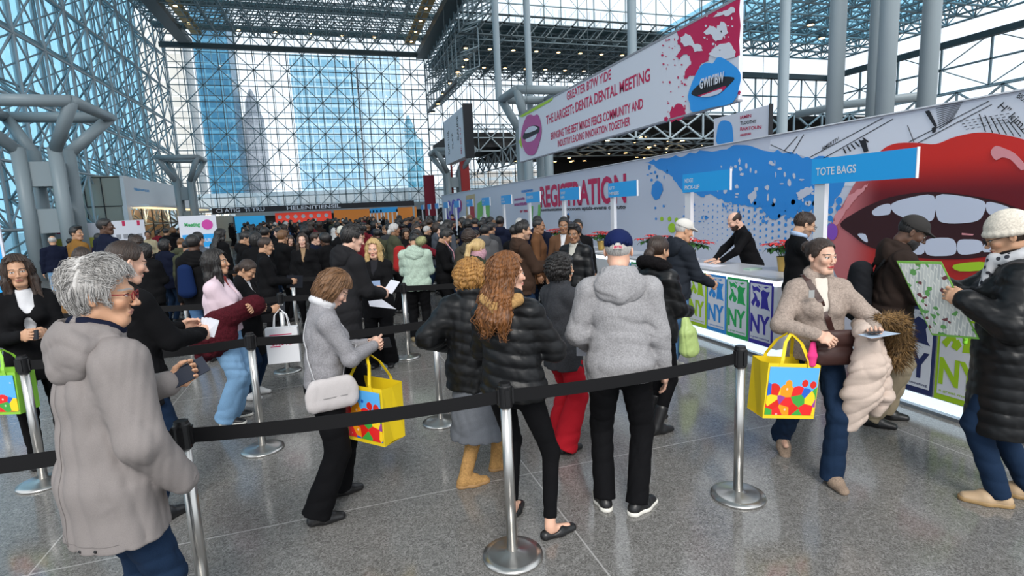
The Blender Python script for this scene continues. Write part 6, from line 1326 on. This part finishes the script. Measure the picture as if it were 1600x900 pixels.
sheet(J, b, [(-.13, .40, 1.0), (.02, .42, 1.0), (.03, .38, 1.16), (-.12, .36, 1.16)], 'blue and white leaflet held by the blonde woman', plain('blue leaflet', (.25, .35, .55), .5)); sheet(J, b, [(-.28, .33, .80), (.02, .38, .86), (.04, .36, .92), (-.12, .34, .93)], 'white sheet tucked under the blonde woman\'s hand')
J, b, g = mid(1.12, 8.2, 16, 1.66, 'person seen from behind in a mint hooded top and black trousers', 'tan', ('crop', 'black'), dict(m=cloth('mint fleece', (.42, .53, .44), 'fleece'), name='hooded_top', f=.042, hem=.78, hood=1, fold=.009), dict(m=BKT, f=.024), dict(m=cloth('tan trainer', (.28, .22, .13))), res=.0105, w=1.08, head=(0, 34, 0), hp=('hold', 'hold'), hands=((-.1, .3, 1.1), (.1, .3, 1.1)))
o = fur([(.10, -.10, 1.52), (.13, -.10, 1.53)], [.055, .055], None, 500, 8, .025, cloth('pale lime fur', (.55, .62, .30), 'fur'), None, 'pompom', 0); held(o, b, 'pale lime pompom on the hood of the mint top', 'pompom')
J, b, g = mid(1.62, 8.6, 108, 1.68, 'black-haired young man in a black jacket with a pink lanyard holding yellow paper', 'tan', ('quiff', 'black'), dict(m=BK, name='jacket', f=.030, hem=.8), head=(0, 30, 0), **HH); sheet(J, b, [(-.06, .36, .84), (.1, .38, .84), (.12, .42, 1.04), (-.05, .4, 1.05)], 'yellow paper held by the black-haired young man', plain('yellow paper', (.7, .6, .15), .6))
v = Vol(); v.chain([(.06, .05, 1.47), (.07, .17, 1.3), (.03, .19, 1.12)], [.008, .008, .01], k=.005, u=(1, 0, 0), su=2); P, Fc = v.build(.008); mesh('lanyard', P, Fc, plain('pink ribbon', (.6, .3, .35), .6), b)
J, b, g = mid(1.54, 6.14, 58, 1.62, 'blonde person in an olive coat with a colourful scarf pulled over the face', 'pale', ('pony', 'blonde'), dict(m=cloth('olive coat', (.028, .034, .020)), name='coat', f=.045, hem=.7, hood=1), fem=True, head=(12, 16, 0))
v = Vol(); c = J['hc']; hm_ = J['hm']; v.ell(c + hm_ @ V3(0, .03, -.05), (.075, .085, .07), k=.02); v.cone(c + hm_ @ V3(0, .0, -.1), J['neck'], .085, .09, k=.03); v.fn(folds(.006, 3, 2)); P, Fc = v.build(.009); mesh('scarf', P, Fc, cloth('rose scarf', (.42, .24, .28), 'fleece'), b)
J, b, g = mid(2.37, 6.88, 92, 1.77, 'dark-haired man in a brown hooded jacket seen in profile before the counters', 'olive', ('short', 'black'), dict(m=cloth('brown jacket', (.045, .026, .018)), name='jacket', f=.040, hem=.8, hood=1, fold=.01), dict(m=JEAN), res=.0105, head=(4, 6, 0), hp=('hold', 'hold'), hands=((-.1, .36, 1.16), (.1, .36, 1.12)))
mid(3.4, 9.0, 36, 1.79, 'man in a navy hooded jacket seen from behind near the title wall', 'tan', ('short', 'black'), dict(m=NAVY, name='jacket', f=.04, hem=.75, hood=1), dict(m=JEAN))
mid(3.36, 7.75, 222, 1.78, 'dark-haired man in a brown jacket and open collar facing the camera', 'brown', ('short', 'black'), [dict(m=cloth('tan brown jacket', (.11, .055, .030)), name='jacket', f=.034, hem=.78, vee=1), dict(m=WSH, name='shirt', f=.01, hem=.9, sleeve=0)], head=(-10, 8, 0))
mid(3.15, 8.35, 120, 1.76, 'shaven-headed man in ochre brown between two dark-haired men', 'brown', ('crop', 'black'), dict(m=cloth('rust coat', (.13, .06, .028)), name='coat', f=.034, hem=.7), head=(0, 8, 0))
J, b, g = mid(3.02, 6.62, 236, 1.70, 'man in an open black leather jacket over a cream sweater', 'brown', ('quiff', 'black'), [dict(m=BKP, name='leather_jacket', f=.036, hem=.78, vee=2), dict(m=cloth('cream sweater', (.48, .47, .42)), name='sweater', f=.014, hem=.82, sleeve=0, collar=.02)], dict(m=JEAN), res=.0105, head=(-12, 8, 0))
mid(3.75, 8.1, 200, 1.72, 'person in dark clothes half hidden behind the man in the leather jacket', 'brown', ('short', 'black'), dict(m=BK, name='coat', f=.034, hem=.7))
J, b, g = who(-2.42, 5.34, 152, 1.75, 'woman with long wavy dark hair and black blazer holding a phone beside the blue banner', 'tan', ('long', 'dbrown'), [dict(m=BK, name='blazer', f=.028, hem=.74, vee=2), dict(m=WSH, name='white_top', f=.010, hem=.9, sleeve=0, collar=0)], dict(m=BKT), dict(m=BKS), .0105, ('hold', 'hold'), fem=True, hands=((-.07, .30, 1.14), (.07, .30, 1.14)), head=(6, 2, 4))
phone(J, b, 1, 'black phone held by the woman in the black blazer', (0, .085, .01)); tote((-2.48, 5.02, 1.06), R(-20), 'green and orange printed bag on the arm of the woman in the black blazer', .95, plain('lime bag plain', (.25, .55, .05), .4))
J, b, g = who(-1.30, 4.0, 44, 1.86, 'tall dark-haired man in black behind the grey-haired man, holding papers', 'rosy', ('reced', 'dbrown'), [dict(m=BK, name='jacket', f=.036, hem=.8, fold=.01)], dict(m=JEAN), dict(m=BKS), .0105, ('hold', 'hold'), hands=((-.05, .36, 1.22), (.14, .38, 1.18)), head=(10, 16, 0))
for i in range(3): sheet(J, b, [(.04 + .035 * i, .42, 1.16), (.10 + .035 * i, .45, 1.14), (.12 + .05 * i, .47, 1.26), (.05 + .04 * i, .46, 1.28)], 'white folded leaflets fanned in the hand of the tall man in black', name='leaflet', cat='leaflet')['group'] = 'leaflets fanned in one hand'
mid(-2.9, 7.8, -10, 1.70, 'dark long-haired person in a tan jacket seen from behind under the ochre jacket', 'tan', ('long', 'dbrown'), dict(m=cloth('tan jacket', (.24, .13, .05)), name='jacket', f=.036, hem=.8, hood=1), fem=True)
mid(-6.7, 16.5, -22, 1.76, 'older man in a navy jacket and pale jeans seen from behind near the blue banner', 'elder', ('bald', 'grey'), dict(m=NAVY, name='jacket', f=.045, hem=.86), dict(m=JEANL, f=.02), dict(m=plain('pale trainer', (.45, .45, .46), .6)), w=1.1)
mid(-4.94, 13.2, 40, 1.96, 'tall person with a black fringe and an ochre jacket before the poster wall', 'tan', ('quiff', 'black'), dict(m=cloth('ochre jacket', (.24, .12, .03)), name='jacket', f=.04, hem=.8), head=(70, 0, 0))
mid(-3.9, 11.6, 40, 2.08, 'tall man in a black coat in profile before the picture panel', 'dark', ('short', 'black'), dict(m=NAVY, name='coat', f=.04, hem=.7), head=(45, 0, 0), w=1.05)
J, b, g = mid(-1.85, 8.45, 12, 1.78, 'person in black and jeans with a blue backpack behind the woman in pink', 'dark', ('short', 'black'), dict(m=BK, name='jacket', f=.04, hem=.8, hood=1), dict(m=JEANM))
v = Vol(); v.cone((-.06, -.2, 1.32), (-.06, -.2, 1.02), .07, .09, k=.03, u=(1, 0, 0), su=1.3); P, Fc = v.build(.014); held(mesh('backpack', P, Fc, cloth('blue pack', (.006, .018, .07))), b, 'blue backpack on the person behind the woman in pink', 'backpack')
mid(-5.3, 17.5, 160, 1.70, 'person in a dark jacket on the walkway beside the person in beige', 'dark', ('short', 'black'), dict(m=BK, name='jacket', f=.036, hem=.8), dict(m=JEAN))
mid(-5.3, 18.9, 175, 1.74, 'person in a beige jacket and skirt on the walkway', 'brown', ('tied', 'black'), dict(m=cloth('beige jacket', (.38, .33, .22)), name='jacket', f=.036, hem=.8), dict(fn=skirt, m=KHAKI, hem=.5), fem=True, feet=((-.1, .1, 0), (.1, -.1, 0)))
mid(-5.3, 20.8, 20, 1.78, 'person all in black walking away down the walkway', 'tan', ('short', 'black'), dict(m=BK, name='coat', f=.036, hem=.75), feet=((-.1, .2, 0), (.1, -.2, 0)))
mid(-4.7, 20.4, 20, 1.76, 'person in a black top and grey trousers on the walkway', 'tan', ('short', 'black'), dict(m=BK, name='jacket', f=.03, hem=.85), dict(m=cloth('grey trousers', (.15, .16, .18))))
mid(-3.9, 17.4, 200, 1.78, 'person in a dark coat just before the blue walkway banner', 'brown', ('afro', 'black'), dict(m=BK, name='coat', f=.04, hem=.6))
J, b, g = mid(-.54, 10.2, 186, 1.66, 'pale-faced woman in a black hooded coat facing the camera behind the balding man', 'pale', ('long', 'dbrown'), [dict(m=BK, name='coat', f=.04, hem=.5, vee=1), dict(m=cloth('tan top', (.33, .22, .13)), name='top', f=.012, hem=.9, sleeve=0)], fem=True)
mid(-.36, 12.6, 190, 1.56, 'short person in a dark red knitted hat', 'tan', None, dict(m=BK, name='coat', f=.04, hem=.6), capk=(cloth('dark red knit', (.20, .008, .015), 'knit'), 'knitted_hat', 'beanie'))
mid(.15, 12.4, 20, 1.70, 'person in an off-white knitted hat deep in the crowd', 'tan', None, dict(m=BK, name='coat', f=.04, hem=.6), capk=(cloth('off white knit', (.62, .60, .52), 'knit'), 'knitted_hat', 'beanie'))
mid(1.4, 9.95, 200, 1.63, 'dark-haired woman in a burgundy jacket behind the mint hooded top', 'brown', ('curlybob', 'black'), dict(m=cloth('burgundy cloth', (.13, .010, .018)), name='jacket', f=.036, hem=.8), fem=True, hands=((-.42, .1, 1.15), (.2, .2, 1.0)))
v = Vol(); v.cone((0, 0, 1.30), (0, 0, 1.02), .08, .10, k=.03, u=(1, 0, 0), su=1.3); P, Fc = v.build(.014); o = tag(mesh('backpack', P, Fc, cloth('red pack', (.32, .02, .02))), 'red backpack between the mint hooded top and the burgundy jacket', 'backpack'); o.location = (1.02, 9.3, .02)
mid(1.95, 8.15, 20, 1.66, 'person with brown hair under a fur-edged hood beside the colourful scarf', 'tan', ('curlybob', 'dbrown'), dict(m=cloth('olive brown', (.05, .045, .035)), name='coat', f=.045, hem=.7, hood=1), fem=True)
mid(2.35, 8.9, 40, 1.70, 'stooping person in a grey jacket in the queue before the green stripes', 'tan', ('short', 'black'), dict(m=cloth('mid grey jacket', (.09, .09, .095)), name='jacket', f=.05, hem=.75, hood=1), lean=15)
mid(2.75, 8.3, 60, 1.68, 'person in black with a lime strap across the back', 'tan', ('short', 'black'), dict(m=BK, name='jacket', f=.04, hem=.75))

# ------------------------------------------------------------------ the packed crowd further back
def crowd_kind(i):
    r = random.Random(i + 40)
    st = ['short', 'long', 'quiff', 'curlybob', 'tied', 'short', 'afro', 'bob'][i]; fem = i in (1, 3, 4, 7)
    tp = dict(m=BK, name='coat', f=.042, hem=[.75, .5, .8, .65, .78, .6, .8, .7][i], hood=i in (0, 3, 5) or None)
    hands = [((-.1, .3, 1.05), (.1, .3, 1.05)), (None, None), ((-.2, .2, .95), (.1, .32, 1.2)), (None, (.1, .3, 1.1))][i % 4]
    return who(0, 60 + i, 0, 1.70, 'crowd', 'tan', (st, 'black'), [tp], dict(m=BKT, fold=0), dict(m=BKS), .017, hres=.011, fem=fem, hands=hands, head=([0, 10, -15, 20][i % 4], [5, 20, 10, 0][i % 4], 0), w=1.05)[1]
KINDS = [crowd_kind(i) for i in range(8)]
CC = [(BK, 'black'), (BK, 'black'), (NAVY, 'navy'), (BK, 'black'), (BK, 'black'), (CHAR, 'charcoal'), (BRN, 'dark brown'), (BK, 'black'), (cloth('crowd burgundy', (.14, .012, .02)), 'burgundy'), (BK, 'black'), (cloth('crowd grey', (.08, .09, .11)), 'grey'), (NAVY, 'navy'), (BK, 'black'), (cloth('crowd tan', (.26, .17, .10)), 'tan'), (cloth('crowd blue', (.05, .12, .25)), 'blue'), (BK, 'black'), (cloth('crowd olive', (.06, .065, .04)), 'olive'), (BK, 'black'), (BK, 'black'), (BKP, 'black'), (NAVY, 'navy'), (BK, 'black'), (CHAR, 'charcoal')]
TSK = ['pale', 'tan', 'brown', 'tan', 'dark', 'olive', 'tan', 'brown']
HRC = ['black', 'dbrown', 'black', 'black', 'dbrown', 'black', 'brown', 'black', 'grey', 'black']
taken = [(o.location.x, o.location.y) for o in bpy.data.objects if o.get('category') == 'person' and o.get('label') != 'crowd']
taken += [(o.location.x, o.location.y) for o in bpy.data.objects if o.get('category') == 'stanchion']
def slot(o, m): 
    for s in o.material_slots: s.link = 'OBJECT'; s.material = m
def add(kind, x, y, th, h, zone, r, ci=None):
    src = KINDS[kind]; c = src.copy(); COL.objects.link(c); c.location = (x, y, 0); c.rotation_euler = (0, 0, -R(th)); s = h / 1.70; c.scale = (s, s, s)
    m, nm = CC[r.randrange(len(CC)) if ci is None else ci]; slot(c, SK[r.choice(TSK)]); hm = HR[r.choice(HRC)]
    bt = r.choice([BKT, BKT, JEAN, BKT, BKT])
    for ch in src.children:
        if y > 22 and ch.name.startswith('shoe'): continue
        d = ch.copy(); COL.objects.link(d); d.parent = c
        if ch.name.startswith('coat'): slot(d, m)
        if ch.name.startswith('hair'): slot(d, hm)
        if ch.name.startswith('trousers'): slot(d, bt)
    c['label'] = 'person in a %s coat %s' % (nm, zone); c['group'] = 'people in %s coats %s' % (nm, zone); taken.append((x, y)); return c
r = random.Random(21); n = 0
def fill(cnt, x0, x1, y0, y1, dmin, zone, thf, tries=4000):
    k = 0
    for _ in range(tries):
        if k >= cnt: break
        u = r.random(); y = y0 + (y1 - y0) * u; x = r.uniform(x0(y) if callable(x0) else x0, x1(y) if callable(x1) else x1)
        dm = dmin * (1 + max(0, y - 20) * .01)
        if -2.6 < x < 2.7 and any(abs(y - q) < .3 for q in (9.5, 11.9, 14.6, 17)): continue
        if any((x - a) ** 2 + (y - b) ** 2 < dm * dm for a, b in taken): continue
        add(r.randrange(8), x, y, thf(), r.uniform(1.55, 1.80), zone, r); k += 1
    return k
anyd = lambda: r.choice([r.uniform(-50, 90), r.uniform(0, 360)])
fill(26, -1.6, 2.3, 10.2, 13.5, .62, 'just behind the third belt', anyd)
fill(44, lambda y: -1.2 - (y - 13) * .13, 4.2, 13.5, 22, .62, 'in the middle of the dense crowd', anyd)
fill(24, 2.5, 4.3, 10, 22, .6, 'queuing along the counters', lambda: r.uniform(20, 110))
fill(70, lambda y: -3.2 - (y - 22) * .12, 4.3, 22, 40, .7, 'at the far side of the dense crowd', anyd)
fill(30, -7.2, 3.0, 40, 47.5, .8, 'before the far stands', anyd)
fill(12, -7.6, -3.2, 18, 40, .9, 'on the walkway beside the crowd', anyd)
fill(8, -3.6, -1.6, 9.4, 13.5, .6, 'beside the blue walkway banner', lambda: r.uniform(-30, 60))
fill(3, 6.15, 6.45, 11, 30, 2, 'working behind the counters', lambda: r.uniform(-110, -60))
for k_ in KINDS:
    for ch in list(k_.children): bpy.data.objects.remove(ch)
    bpy.data.objects.remove(k_)
